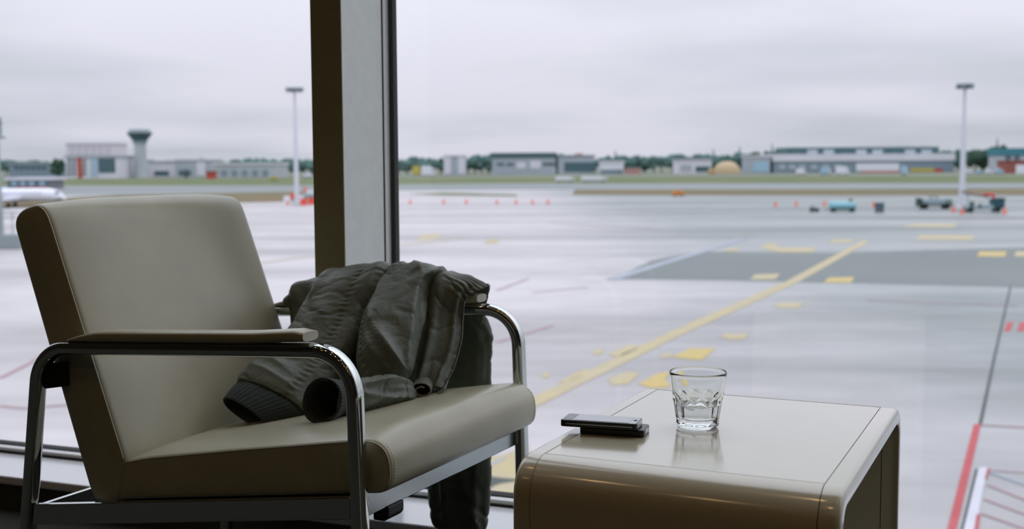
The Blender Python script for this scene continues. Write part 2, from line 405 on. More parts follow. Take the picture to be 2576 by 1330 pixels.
# ------------------------------------------------------------------ the side table: an upside-down U with edge trims
TTH = radians(25.0); TO = on_z(1370, 1140, 0.49); TO.z = 0; TZ = 0.49
table = thing('side_table', 'glossy beige laminate side table with rounded edges and dark seam lines', 'table', TO, -TTH)
PW, PD, RAD, TRW, THK = 0.372, 0.490, 0.050, 0.027, 0.026
def u_path(off=0.0, n=10):
    # outer surface path in (y, z) from front foot over the top to the back foot, inset by off
    r = RAD-off; out = [(-RAD+off, 0.0), (-RAD+off, 0.2)]
    for i in range(n+1):
        an = pi/2*i/n; out.append((0.0-r*cos(an), TZ-RAD+r*sin(an)))
    for i in range(n+1):
        an = pi/2*i/n; out.append((PD+r*sin(an), TZ-RAD+r*cos(an)))
    out += [(PD+RAD-off, 0.2), (PD+RAD-off, 0.0)]
    return out
def u_trim(x0, x1, outward):
    # rounded end trim, cross-section swept along the U
    rr = 0.0095; mb = MB()
    sec = []
    inner, outer = (x1, x0) if outward < 0 else (x0, x1)
    sec.append((inner, 0.0))
    for i in range(7):
        an = pi/2*i/6; sec.append((outer-outward*rr+outward*rr*sin(an), rr-rr*cos(an)))
    for i in range(5):
        an = pi/2*i/4; sec.append((outer-outward*0.005+outward*0.005*cos(an), THK-0.005+0.005*sin(an)))
    sec.append((inner, THK))
    rings = []
    paths = [u_path(d) for x, d in sec]
    for j in range(len(paths[0])):
        rings.append([(x, paths[k][j][0], paths[k][j][1]) for k, (x, d) in enumerate(sec)])
    return mb.rings(rings)
gap = 0.0011
u_trim(-TRW, -gap/2, -1).build('edge_trim', TABLEM, table, True, ang=40)
u_trim(PW+gap/2, PW+TRW, 1).build('edge_trim', TABLEM, table, True, ang=40)
MB().box((PW/2, PD/2, TZ-0.013), (PW-gap, PD-0.0022, 0.026)).build('top_panel', TABLEM, table, bevel=0.0006)
def leg_panel(front):
    o_, i_ = u_path(0.0), u_path(THK); n = len(o_)//2
    sel = range(0, n) if front else range(n, 2*n)
    prof = [o_[k] for k in sel]+[i_[k] for k in reversed(list(sel))]
    prof = [(y-(gap/2 if front else -gap/2), z) for y, z in prof]
    k = len(prof); vs = [(gap/2, y, z) for y, z in prof]+[(PW-gap/2, y, z) for y, z in prof]
    return MB().add(vs, [tuple(range(k)), tuple(range(2*k-1, k-1, -1))]+[(i, k+i, k+(i+1) % k, (i+1) % k) for i in range(k)])
leg_panel(True).build('front_panel', TABLEM, table, True, ang=40)
leg_panel(False).build('back_panel', TABLEM, table, True, ang=40)
# dark core behind the joints
ip = u_path(0.004); ii = u_path(THK-0.004); prof = ip+list(reversed(ii)); k = len(prof)
vs = [(-TRW*0.5, y, z) for y, z in prof]+[(PW+TRW*0.5, y, z) for y, z in prof]
MB().add(vs, [tuple(range(k)), tuple(range(2*k-1, k-1, -1))]+[(i, k+i, k+(i+1) % k, (i+1) % k) for i in range(k)]).build('core', SEAMM, table)

# ------------------------------------------------------------------ tumbler with water
GP = on_z(1755, 1073, TZ)
glass = thing('tumbler', 'clear faceted tumbler half full of water on the side table', 'drinking glass', (GP.x, GP.y, TZ+0.0003))
gm = bpy.data.materials.new('clear_glass'); gm.use_nodes = True
b_ = gm.node_tree.nodes['Principled BSDF']; b_.inputs['Transmission Weight'].default_value = 1.0; b_.inputs['Roughness'].default_value = 0.0; b_.inputs['IOR'].default_value = 1.46
b_.inputs['Base Color'].default_value = (0.975, 0.99, 0.98, 1)
wm = bpy.data.materials.new('water'); wm.use_nodes = True
b_ = wm.node_tree.nodes['Principled BSDF']; b_.inputs['Transmission Weight'].default_value = 1.0; b_.inputs['Roughness'].default_value = 0.0; b_.inputs['IOR'].default_value = 1.33
GH, GRB, GRT = 0.0832, 0.0305, 0.0425
NF = 10; NA = 120
def g_outer(z, an):
    t = z/GH; base = GRB+(GRT-GRB)*(t**0.9)
    # facets in the lower part with arched tops
    ph = (an*NF/(2*pi)) % 1.0; d = abs(ph-0.5)*2          # 0 facet middle .. 1 facet edge
    top = 0.60-0.10*d**2
    if t < top and t > 0.07:
        k = min(1, (top-t)/0.035); k = k*k*(3-2*k)
        k *= min(1, (t-0.07)/0.05)
        fl = (1/cos(pi/NF)) ; chord = (base-0.0006)*cos(pi/NF)/cos((ph-0.5)*2*pi/NF)
        base = base*(1-k)+chord*k - 0.0004*k*(1-d**4)
    return base
rings = [[(0.0004*cos(2*pi*j/NA), 0.0004*sin(2*pi*j/NA), 0.003) for j in range(NA)], [((GRB-0.008)*cos(2*pi*j/NA), (GRB-0.008)*sin(2*pi*j/NA), 0.0025) for j in range(NA)]]
rings.append([((GRB-0.004)*cos(2*pi*j/NA), (GRB-0.004)*sin(2*pi*j/NA), 0.0) for j in range(NA)])
rings.append([((GRB-0.0015)*cos(2*pi*j/NA), (GRB-0.0015)*sin(2*pi*j/NA), 0.0012) for j in range(NA)])
nz_ = 46
for i in range(1, nz_+1):
    z = 0.003+(GH-0.0045)*i/nz_
    rings.append([(g_outer(z, 2*pi*j/NA)*cos(2*pi*j/NA), g_outer(z, 2*pi*j/NA)*sin(2*pi*j/NA), z) for j in range(NA)])
for da_, dz in ((-0.0004, 0.0012), (-0.0012, 0.0015), (-0.0018, 0.0008)):
    rings.append([((GRT+da_)*cos(2*pi*j/NA), (GRT+da_)*sin(2*pi*j/NA), GH-0.0015+dz) for j in range(NA)])
def g_inner(z):
    t = z/GH; th = 0.0022+0.0026*max(0, min(1, (0.62-t)/0.15))
    return GRB+(GRT-GRB)*(t**0.9)-th
FLOOR_IN = 0.0135
for i in range(24):
    z = GH-0.004-(GH-0.004-FLOOR_IN-0.004)*i/23
    rings.append([(g_inner(z)*cos(2*pi*j/NA), g_inner(z)*sin(2*pi*j/NA), z) for j in range(NA)])
for k, rr in enumerate((0.985, 0.93, 0.80, 0.4, 0.01)):
    z = FLOOR_IN+(0.003, 0.0012, 0.0002, 0.0, 0.0)[k]; r = g_inner(FLOOR_IN+0.004)*rr
    rings.append([(r*cos(2*pi*j/NA), r*sin(2*pi*j/NA), z) for j in range(NA)])
MB().rings(rings).build('glass_body', gm, glass, True, ang=55)
WL = 0.0345; rings = []
for k, rr in enumerate((0.01, 0.4, 0.80, 0.93, 0.985)):
    z = FLOOR_IN+(0.0, 0.0, 0.0002, 0.0012, 0.003)[k]-0.0003; r = g_inner(FLOOR_IN+0.004)*rr+0.0003
    rings.append([(r*cos(2*pi*j/64), r*sin(2*pi*j/64), z) for j in range(64)])
for i in range(9):
    z = FLOOR_IN+0.004+(WL-FLOOR_IN-0.004)*i/8
    rings.append([((g_inner(z)+0.0003)*cos(2*pi*j/64), (g_inner(z)+0.0003)*sin(2*pi*j/64), z) for j in range(64)])
rings.append([((g_inner(WL)-0.0008)*cos(2*pi*j/64), (g_inner(WL)-0.0008)*sin(2*pi*j/64), WL-0.0006) for j in range(64)])
rings.append([(0.001*cos(2*pi*j/64), 0.001*sin(2*pi*j/64), WL-0.0006) for j in range(64)])
MB().rings(rings).build('water', wm, glass, True, ang=40)

# ------------------------------------------------------------------ phone: two slabs slid apart, the upper one overhanging the edge
pz = TZ+0.0175
PA = on_z(1409, 1055, pz+0.003); PB = on_z(1601, 1067, pz+0.003)
pth = atan2(PB.y-PA.y, PB.x-PA.x); PL = (PB-PA).to_2d().length; PWD = 0.046
phone = thing('mobile_phone', 'dark slider phone with silver bezel overhanging the table edge', 'phone', (PA.x, PA.y, TZ), pth)
def rslab(x0, x1, y0, y1, z0, z1, r, n=5):
    pts = []
    for cx, cy, a0 in ((x1-r, y1-r, 0), (x0+r, y1-r, 90), (x0+r, y0+r, 180), (x1-r, y0+r, 270)):
        for i in range(n+1):
            an = radians(a0+90*i/n); pts.append((cx+r*cos(an), cy+r*sin(an)))
    k = len(pts)
    return MB().add([(x, y, z1) for x, y in pts]+[(x, y, z0) for x, y in pts], [tuple(range(k)), tuple(range(2*k-1, k-1, -1))]+[(i, k+i, k+(i+1) % k, (i+1) % k) for i in range(k)])
PHB = mat('phone_dark', srgb(26, 27, 25), 0.3); SILV = mat('phone_silver', srgb(178, 184, 184), 0.25, 0.8)
SCR = mat('phone_screen', srgb(90, 100, 112), 0.06, spec=0.8, coat=1.0)
lx0, lx1 = PL*0.24, PL*1.085
ls = rslab(lx0, lx1, 0.006, PWD+0.006, 0.0, 0.0105, 0.006).build('lower_slab', PHB, phone, bevel=0.0022, seg=3)
rslab(lx1-0.012, lx1+0.0006, 0.016, PWD-0.004, 0.003, 0.0085, 0.002).build('end_cap', SILV, ls, bevel=0.0006)
us = rslab(0.0, PL, 0.0, PWD, 0.0108, 0.0205, 0.005).build('upper_slab', PHB, phone, bevel=0.0012, seg=2)
rslab(0.0012, PL-0.001, 0.0012, PWD-0.0012, 0.0204, 0.0209, 0.0045).build('bezel', SILV, us, bevel=0.0002)
rslab(PL-0.0006, PL+0.0006, 0.006, PWD-0.006, 0.0122, 0.0198, 0.0005).build('end_cap', SILV, us)
rslab(0.003, 0.018, 0.004, PWD-0.004, 0.0208, 0.0211, 0.003).build('keypad_strip', mat('phone_keys', srgb(120, 130, 136), 0.25), us)
rslab(0.020, PL-0.012, 0.0035, PWD-0.0035, 0.0208, 0.0212, 0.0015).build('screen', SCR, us)
MB().lathe([(0.0028, 0.0208), (0.0028, 0.0213), (0.0005, 0.0213)], (PL-0.006, PWD*0.5, 0), 14).build('lens', BLACK, us)
rslab(0.008, PL-0.006, -0.0006, 0.0006, 0.0150, 0.0164, 0.0005).build('side_stripe', SILV, us)

# ------------------------------------------------------------------ jacket thrown over the far arm
jacket = thing('jacket', 'dark olive grey nylon jacket thrown over the far arm of the chair', 'jacket', CO, -CTH)
EL = Vector(((EYE-CO).dot(CA), (EYE-CO).dot(CB), EYE.z))
def fold_noise(p, f, seed=0.0):
    return 1.0-abs(noise.noise(Vector((p.x*f+seed, p.y*f-seed*0.7, p.z*f+seed*1.3))))*2.0
def flat_tube(secs, name, m, parent, ns=120, ridges=(), nn_=0, nr=56, wr=0.004, seam=None, ex=2.3, seed=0.0, caps=True, rib=0.0, solid=0.0, long_f=7.0, cross_f=26.0):
    Ls = [s[0] for s in secs]; Rs = [s[1] for s in secs]; Ts = [Vector((s[2], s[3], 0)) for s in secs]
    n = len(secs)-1; st = []
    for i in range(ns+1):
        t = i/ns*n; st.append((catmull(Ls, t), catmull(Rs, t), catmull(Ts, t)))
    rings = []; s_len = 0.0; prev = None
    for i, (l, r, th) in enumerate(st):
        c = (l+r)/2; w = (r-l)/2
        a0 = (st[max(i-1, 0)][0]+st[max(i-1, 0)][1])/2; a1 = (st[min(i+1, ns)][0]+st[min(i+1, ns)][1])/2
        tg = (a1-a0).normalized(); nn = w.cross(tg).normalized()
        if nn.dot(EL-c) < 0: nn = -nn
        if prev is not None: s_len += (c-prev).length
        prev = c; ring = []
        for k in range(nr):
            an = 2*pi*k/nr; cc, ss = cos(an), sin(an); e = 2/ex
            p = c+w*(math.copysign(abs(cc)**e, cc))+nn*(math.copysign(abs(ss)**e, ss)*(th.x if ss > 0 else th.y))
            od = (w.normalized()*cc+nn*ss).normalized()
            q = Vector((s_len*long_f+seed, cc*w.length*cross_f+noise.noise(Vector((s_len*9+seed, cc*2, 0)))*0.6, ss*th.x*cross_f+seed))
            d = wr*(1.0-2.0*abs(noise.noise(q)))*1.0+wr*0.35*noise.noise(Vector((p.x*17+seed, p.y*17, p.z*17)))
            cr = abs(noise.noise(Vector((p.x*20+seed*2, p.y*20+4, p.z*14)))); d -= wr*0.50*math.exp(-(cr/0.09)**2)
            cr = abs(noise.noise(Vector((p.x*44+seed*3, p.y*44-7, p.z*30)))); d -= wr*0.20*math.exp(-(cr/0.10)**2)
            d += wr*0.10*noise.noise(Vector((p.x*70+seed, p.y*70, p.z*70)))
            if ss > -0.2:
                sn = i/ns
                for (sa, ca, sb, cb, h_, w_) in ridges:
                    tt = max(0.0, min(1.0, ((sn-sa)*(sb-sa)*9+(cc-ca)*(cb-ca))/((sb-sa)**2*9+(cb-ca)**2+1e-9)))
                    e_ = sqrt(((sn-sa-(sb-sa)*tt)*3)**2+(cc-ca-(cb-ca)*tt)**2); d += 1.1*h_*math.exp(-(e_/(w_*0.85)))*(1-0.5*abs(2*tt-1)**3)
            if seam:
                for (ca, side, per) in seam:
                    if ss*side > -0.05:
                        g = math.exp(-((cc-ca)/0.075)**2); d += g*0.0015*sin(2*pi*s_len/per+cc*14)-0.0030*math.exp(-((cc-ca)/0.03)**2)
            if rib: d += rib*sin(an*nr/4)
            ring.append(p+od*d)
        rings.append(ring)
    return MB().rings(rings, True, caps).build(name, m, parent, True, ang=75, solid=solid)
J = cj
# main body: a sheet from the outside, over the arm pad, down to the seat
A_ = [-0.556, -0.515, -0.445, -0.365, -0.285, -0.205, -0.135, -0.082]
zt = [0.600, 0.628, 0.636, 0.648, 0.656, 0.659, 0.652, 0.632]
rows = []
A2 = A_[:-2]+[-0.165, -0.128]
rows.append([Vector((a, 0.630, 0.44+0.01*(i % 2))) for i, a in enumerate(A2)])
rows.append([Vector((a+0.004, 0.634+0.004*(-1)**i, 0.53)) for i, a in enumerate(A2)])
rows.append([Vector((a, 0.628+0.003*(-1)**i, z-0.030)) for i, (a, z) in enumerate(zip(A_[:-2]+[-0.145, -0.102], zt))])
rows.append([Vector((a, 0.598, z-0.002)) for a, z in zip(A_, zt)])
rows.append([Vector((a, 0.566, z-0.001)) for a, z in zip(A_[:-1], zt[:-1])]+[J(1207, 729, 0.566)])
rows.append([Vector((a, 0.543, z-0.016)) for a, z in zip(A_[:-1], zt[:-1])]+[J(1172, 752, 0.545)])
px_ = [
 [(733, 775, .548), (780, 775, .53), (850, 775, .52), (930, 775, .51), (1005, 775, .50), (1062, 775, .505), (1118, 785, .52), (1164, 795, .538)],
 [(740, 830, .54), (790, 840, .51), (855, 850, .49), (930, 850, .48), (1000, 850, .475), (1060, 850, .478), (1112, 850, .492), (1160, 852, .512)],
 [(760, 880, .53), (805, 900, .48), (865, 910, .46), (935, 920, .455), (998, 920, .45), (1054, 920, .448), (1096, 920, .458), (1142, 918, .476)],
 [(790, 930, .50), (830, 955, .45), (880, 965, .43), (940, 980, .42), (1000, 980, .415), (1045, 985, .415), (1076, 985, .418), (1113, 980, .428)]]
for r in px_: rows.append([J(*p) for p in r])
def surf(rows, u, v):
    return catmull([catmull(r, u) for r in rows], v)
NU, NVv = 130, 150
grid = [[surf(rows, (len(A_)-1)*i/NU, (len(rows)-1)*j/NVv) for i in range(NU+1)] for j in range(NVv+1)]
out = []
for j in range(NVv+1):
    line = []
    for i in range(NU+1):
        p = grid[j][i]
        du = grid[j][min(i+1, NU)]-grid[j][max(i-1, 0)]; dv = grid[min(j+1, NVv)][i]-grid[max(j-1, 0)][i]
        n_ = du.cross(dv).normalized()
        u, v = i/NU, j/NVv
        if v > 0.45 and n_.dot(EL-p) < 0 or v <= 0.3 and n_.y < 0: n_ = -n_
        if 0.3 < v <= 0.45 and n_.z < 0: n_ = -n_
        amp = 0.25+0.75*min(1, abs(v-0.42)/0.2)
        d = 0.0075*amp*(1-2*abs(noise.noise(Vector((u*9+0.4*noise.noise(Vector((u*5, v*4, 3))), v*2.2, 1.7)))))
        d += 0.0020*noise.noise(Vector((p.x*28, p.y*28, p.z*28)))+0.0004*noise.noise(Vector((p.x*90, p.y*90, p.z*90)))
        cr = abs(noise.noise(Vector((p.x*24, p.y*24+4, p.z*16)))); d -= 0.0018*math.exp(-(cr/0.09)**2)
        # gathers along the elastic hem at the front end of the arm
        if u > 0.80 and 0.28 < v < 0.60:
            g = (u-0.80)/0.2; d += g*0.0026*sin(v*165+2*noise.noise(Vector((u*6, v*20, 0))))
        # long folds running down from the arm
        for (u0, k, w_, h_) in ((0.80, 0.10, 0.030, 0.012), (0.93, -0.02, 0.022, 0.008), (0.70, 0.16, 0.03, 0.010), (0.12, 0.1, 0.03, 0.010)):
            if v > 0.42:
                x = u-(u0-k*(v-0.42)*0.6); d += h_*math.exp(-(x/w_)**2)*min(1, (v-0.42)/0.15)
        if v < 0.42 and d < 0: d *= 0.4
        if 0.25 < v < 0.5 and d < 0: d = d*0.15
        line.append(p+n_*d)
    out.append(line)
vs = [p for line in out for p in line]; n = NU+1
MB().add(vs, [(j*n+i, j*n+i+1, (j+1)*n+i+1, (j+1)*n+i) for j in range(NVv) for i in range(NU)]).build('body', NYLON, jacket, True, ang=0, solid=0.0022)
# zip along the free front edge
edge = [out[j][NU] for j in range(int(NVv*0.55), NVv+1)]
zp = MB(); zp.tube([p+Vector((0.0008, -0.0005, 0)) for p in edge], 0.0016, 6); zpo = zp.build('zip_tape', mat('zip_tape', srgb(40, 40, 34), 0.8), jacket, True)
mb = MB(); acc = 0
for i in range(len(edge)-1):
    c = (edge[i]+edge[i+1])/2+Vector((0.0016, -0.0012, 0)); mb.box(c, (0.0024, 0.0024, 0.0018))
mb.build('zip_teeth', ZIPM, zpo)
# first sleeve, across the arm and down towards the backrest
s1 = [((838, 700, .60), (985, 672, .60), .012, .010), ((806, 706, .565), (978, 674, .565), .020, .012), ((784, 738, .53), (958, 716, .53), .030, .016), ((758, 785, .49), (928, 788, .49), .032, .02),
      ((738, 832, .45), (905, 850, .45), .034, .02), ((692, 893, .39), (866, 925, .40), .036, .022), ((643, 925, .34), (830, 980, .35), .036, .024), ((604, 957, .295), (782, 1036, .29), .034, .022), ((598, 966, .285), (768, 1044, .28), .028, .018)]
s1 = [(J(*a), J(*b), c, d) for a, b, c, d in s1]
sl1 = flat_tube(s1, 'sleeve', NYLON, jacket, ns=190, nr=80, wr=0.0036, seam=[(0.42, 1, 0.0125)], ex=2.4, seed=3.1, ridges=[(0.05, -0.5, 0.75, -0.75, 0.008, 0.22), (0.15, 0.75, 0.7, 0.8, 0.008, 0.16), (0.62, -0.9, 0.70, 0.3, 0.010, 0.16), (0.72, -0.8, 0.80, 0.2, 0.008, 0.13), (0.80, -0.9, 0.86, 0.5, 0.006, 0.12), (0.35, -0.2, 0.52, 0.2, 0.005, 0.15)])
c1 = [((602, 962, .29), (770, 1042, .285), .027, .018), ((592, 975, .28), (752, 1052, .27), .030, .02), ((578, 992, .265), (715, 1062, .25), .030, .02), ((564, 1013, .25), (668, 1074, .225), .028, .02)]
flat_tube([(J(*a), J(*b), c, d) for a, b, c, d in c1], 'cuff', KNIT, sl1, ns=30, nr=160, wr=0.0005, ex=2.2, seed=1.0, caps=False, rib=0.0007, solid=0.003)
# second sleeve, down from the arm and folded back towards the near arm
s2 = [((990, 678, .60), (1130, 700, .60), .012, .01), ((985, 674, .565), (1122, 694, .565), .018, .01), ((957, 720, .53), (1078, 722, .53), .030, .016), ((926, 795, .47), (1062, 795, .475), .040, .02),
      ((908, 865, .42), (1046, 868, .43), .044, .02), ((902, 918, .38), (1036, 925, .40), .044, .022), ((925, 965, .355), (1024, 952, .385), .030, .02), ((958, 992, .345), (1012, 972, .375), .012, .012)]
sl2 = flat_tube([(J(*a), J(*b), c, d) for a, b, c, d in s2], 'sleeve', NYLON, jacket, ns=190, nr=80, wr=0.0036, seam=[(-0.66, 1, 0.0125)], ex=2.3, seed=9.4, ridges=[(0.10, 0.7, 0.75, 0.9, 0.009, 0.16), (0.45, -0.5, 0.80, 0.75, 0.013, 0.20), (0.30, -0.6, 0.50, -0.1, 0.006, 0.14), (0.12, -0.2, 0.24, 0.6, 0.006, 0.12), (0.60, -0.4, 0.85, 0.2, 0.006, 0.13)])
s3 = [((1040, 972, .385), (1044, 1008, .37), .008, .01), ((1015, 950, .365), (1012, 1016, .345), .022, .016), ((965, 946, .325), (958, 1036, .30), .030, .02), ((915, 954, .285), (905, 1046, .26), .034, .024), ((880, 956, .258), (866, 1056, .232), .036, .028), ((868, 962, .25), (853, 1056, .228), .032, .026)]
sl3 = flat_tube([(J(*a), J(*b), c, d) for a, b, c, d in s3], 'forearm', NYLON, sl2, ns=120, nr=64, wr=0.0034, ex=2.2, seed=5.7, ridges=[(0.1, 0.6, 0.75, -0.2, 0.009, 0.16), (0.2, -0.5, 0.7, -0.6, 0.009, 0.16), (0.5, 0.3, 0.95, 0.7, 0.006, 0.14)])
c2 = [((905, 972, .28), (893, 1036, .262), .016, .012), ((882, 962, .264), (868, 1050, .244), .030, .022), ((858, 959, .242), (842, 1052, .220), .035, .027), ((832, 955, .214), (816, 1056, .190), .039, .031), ((814, 952, .188), (796, 1062, .162), .040, .033)]
flat_tube([(J(*a), J(*b), c, d) for a, b, c, d in c2], 'cuff', KNIT, sl2, ns=30, nr=160, wr=0.0004, ex=2.1, seed=2.0, caps=False, rib=0.0007, solid=0.003)
# the far front panel hanging down outside the chair
hp = []
for z, a0, a1 in ((.60, -.27, -.120), (.56, -.262, -.110), (.51, -.25, -.098), (.42, -.25, -.102), (.30, -.247, -.103), (.20, -.243, -.104), (.138, -.240, -.107), (.105, -.233, -.115), (.088, -.215, -.135)):
    hp.append((Vector((a0-.012, .645, z)), Vector((a1-.006, .650, z)), .016 if z > .1 else .008, .012))
flat_tube(hp, 'hanging_panel', NYLON, jacket, ns=130, nr=64, wr=0.0050, ex=2.4, seed=12.3, long_f=4.5, cross_f=30.0, ridges=[(0.2, 0.6, 0.95, 0.5, 0.010, 0.2), (0.1, -0.2, 0.9, -0.35, 0.008, 0.18), (0.55, 0.1, 0.9, 0.8, 0.008, 0.14)])
# rolled hem lying on the seat at the foot of the zip
mb = MB(); ctr = J(1062, 980, .385); rr = []
ax = (ctr-EL); ax.z = 0; ax.normalize(); ax = (ax+Vector((0.10, 0, 0))).normalized(); sd = Vector((ax.y, -ax.x, 0))
for j in range(9):
    bb = j/8*0.085-0.006; line = []
    for i in range(60):
        an = pi*0.30+i/59*3.32*pi; rad = 0.0070+0.0155*(i/59)
        line.append(ctr+ax*bb+sd*(cos(an)*rad*1.15)+Vector((0, 0, sin(an)*rad*0.85+0.0008*noise.noise(Vector((i*0.2, j*0.7, 0))))))
    for i in range(1, 7):
        line.append(ctr+ax*bb+sd*(0.0118+0.0055*i)+Vector((0, 0, -0.0170+0.0012*i+0.0004*i*i)))
    rr.append(line)
mb.rings(rr, False, False); mb.build('rolled_hem', NYLON, jacket, True, ang=0, solid=0.0026)
mb = MB(); mb.tube([p-ax*0.0010 for p in rr[0]], 0.0016, 6); mb.build('hem_piping', mat('hem_edge', srgb(150, 150, 136), 0.6), jacket, True)

# ------------------------------------------------------------------ outside: ground
def gnd(px, py, lift=0.0): return on_z(px, py, GZ+lift)
WET = bpy.data.materials.new('wet_concrete'); WET.use_nodes = True
t = WET.node_tree; b_ = t.nodes['Principled BSDF']
tcn = N(t, 'ShaderNodeTexCoord')
mp = N(t, 'ShaderNodeMapping'); mp.inputs['Scale'].default_value = (0.012, 0.075, 1); mp.inputs['Rotation'].default_value = (0, 0, radians(4)); L(t, tcn.outputs['Object'], mp.inputs['Vector'])
n1 = N(t, 'ShaderNodeTexNoise'); n1.inputs['Scale'].default_value = 1.0; n1.inputs['Detail'].default_value = 5; n1.inputs['Roughness'].default_value = 0.55; L(t, mp.outputs[0], n1.inputs['Vector'])
mp2 = N(t, 'ShaderNodeMapping'); mp2.inputs['Scale'].default_value = (0.25, 0.5, 1); L(t, tcn.outputs['Object'], mp2.inputs['Vector'])
n2 = N(t, 'ShaderNodeTexNoise'); n2.inputs['Scale'].default_value = 1.0; n2.inputs['Detail'].default_value = 8; L(t, mp2.outputs[0], n2.inputs['Vector'])
r1 = N(t, 'ShaderNodeValToRGB'); L(t, n1.outputs['Fac'], r1.inputs['Fac'])
r1.color_ramp.elements[0].position = 0.36; r1.color_ramp.elements[0].color = (0.350, 0.325, 0.326, 1)
r1.color_ramp.elements[1].position = 0.64; r1.color_ramp.elements[1].color = (0.540, 0.488, 0.500, 1)
mixc = N(t, 'ShaderNodeMixRGB', blend_type='MULTIPLY'); mixc.inputs[0].default_value = 0.5
r2 = N(t, 'ShaderNodeValToRGB'); L(t, n2.outputs['Fac'], r2.inputs['Fac'])
r2.color_ramp.elements[0].position = 0.3; r2.color_ramp.elements[0].color = (0.66, 0.68, 0.67, 1); r2.color_ramp.elements[1].position = 0.65; r2.color_ramp.elements[1].color = (1, 1, 1, 1)
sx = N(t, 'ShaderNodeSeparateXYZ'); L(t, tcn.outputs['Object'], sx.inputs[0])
sheen_falloff = N(t, 'ShaderNodeMapRange', interpolation_type='SMOOTHSTEP'); sheen_falloff.inputs[1].default_value = 0.0; sheen_falloff.inputs[2].default_value = 26.0; sheen_falloff.inputs[3].default_value = 0.0; sheen_falloff.inputs[4].default_value = 1.0; L(t, sx.outputs['X'], sheen_falloff.inputs[0])  # reflection falloff to the right painted into the concrete colour, darker and greener
mo = N(t, 'ShaderNodeMixRGB', blend_type='MULTIPLY'); mo.inputs[2].default_value = (0.52, 0.60, 0.58, 1); L(t, r1.outputs[0], mo.inputs[1]); L(t, sheen_falloff.outputs[0], mo.inputs[0])
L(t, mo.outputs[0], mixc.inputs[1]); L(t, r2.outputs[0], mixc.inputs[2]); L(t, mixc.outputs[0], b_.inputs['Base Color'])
rr_ = N(t, 'ShaderNodeMapRange'); rr_.inputs[1].default_value = 0.35; rr_.inputs[2].default_value = 0.65; rr_.inputs[3].default_value = 0.62; rr_.inputs[4].default_value = 0.34
L(t, n1.outputs['Fac'], rr_.inputs[0]); L(t, rr_.outputs[0], b_.inputs['Roughness'])
GRASS = mat('far_grass', srgb(106, 116, 88), 1.0, spec=0.0, var=0.0, vscale=0.03, col2=srgb(120, 124, 98))
GRASSD = mat('dry_grass', srgb(112, 112, 90), 1.0, spec=0.0, vscale=0.03, col2=srgb(132, 116, 96))
TAXI = mat('taxiway_asphalt', srgb(126, 130, 130), 0.7, spec=0.3, var=0.08, vscale=0.02, stretch=(0.2, 1, 1))
FARG = mat('far_ground', srgb(116, 120, 106), 0.9, spec=0.2, var=0.1, vscale=0.01)
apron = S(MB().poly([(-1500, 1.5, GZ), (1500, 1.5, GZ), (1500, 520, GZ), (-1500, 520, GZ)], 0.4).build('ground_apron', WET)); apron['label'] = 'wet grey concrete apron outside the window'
S(MB().poly([(-4000, 520, GZ), (4000, 520, GZ), (4000, 5000, GZ), (-4000, 5000, GZ)], 0.4).build('ground_far', FARG))
def band(name, pts, m, lift=0.03):
    return S(MB().poly([gnd(x, y, lift) for x, y in pts], 0.02).build(name, m))
band('grass_far', [(-900, 468), (-900, 453), (400, 449), (1300, 446), (2576, 442), (3400, 440), (3400, 456), (2576, 460), (1300, 461), (700, 466)], GRASS)
band('taxiway', [(-900, 502), (-900, 468), (700, 466), (1300, 461), (2576, 460), (3400, 456), (3400, 473), (2576, 475), (1300, 477), (780, 482), (300, 490)], TAXI, 0.02)
band('grass_right', [(1440, 489), (1446, 477), (2576, 474), (3400, 471), (3400, 487), (2576, 490), (2000, 491)], GRASSD, 0.05)
band('grass_left', [(-300, 520), (300, 490), (780, 481), (1000, 480), (1000, 500), (760, 506), (560, 510), (100, 522)], GRASSD, 0.05)
band('grass_middle', [(1030, 487), (1120, 484), (1300, 489), (1300, 493), (1100, 490)], GRASS, 0.06)
# paint on the apron
YEL = mat('yellow_paint', srgb(178, 161, 116), 0.5, col2=srgb(168, 154, 122), vscale=0.8)
YEL2 = mat('bright_yellow_paint', srgb(182, 158, 88), 0.5)
RED = mat('red_paint', srgb(172, 60, 66), 0.55, var=0.06, vscale=1.2)
REDF = mat('faded_red_paint', srgb(158, 128, 130), 0.6, var=0.06, vscale=0.5)
WHT = mat('white_paint_line', srgb(190, 188, 196), 0.5, var=0.04, vscale=1)
BLUG = mat('worn_white_paint', srgb(148, 153, 164), 0.5)
DRK = mat('joint_tar', srgb(60, 68, 66), 0.7)
ASPH = mat('darker_concrete', srgb(98, 104, 102), 0.5, var=0.08, vscale=0.05)
def paint(pts, m, name='painted_line', lift=0.02):
    return MB().poly([gnd(x, y, lift) for x, y in pts], 0.01).build(name, m, apron)
def stroke(pts, w, m, name='painted_line', lift=0.02):
    P = [gnd(x, y, lift) for x, y in pts]; lft, rgt = [], []
    for i, p in enumerate(P):
        d = (P[min(i+1, len(P)-1)]-P[max(i-1, 0)]); d.z = 0; d.normalize(); q = Vector((-d.y, d.x, 0))*(w/2)
        lft.append(p+q); rgt.append(p-q)
    mb = MB(); n_ = len(P); mb.add(lft+rgt, [(i, i+1, n_+i+1, n_+i) for i in range(n_-1)]); return mb.build(name, m, apron)
paint([(1540, 702), (1640, 655), (1760, 632), (2100, 636), (2700, 618), (2700, 726), (2400, 718), (1900, 706)], ASPH, 'concrete_bay', 0.01)
paint([(1000, 1195), (940, 1200), (1336, 1000), (1680, 836), (1980, 706), (2172, 603), (2186, 608), (2010, 708), (1700, 848)], YEL)
paint([(1240, 1230), (1230, 1150), (1270, 1142), (1330, 1118), (1340, 1290), (1220, 1270)], YEL, 'painted_mark', 0.02)
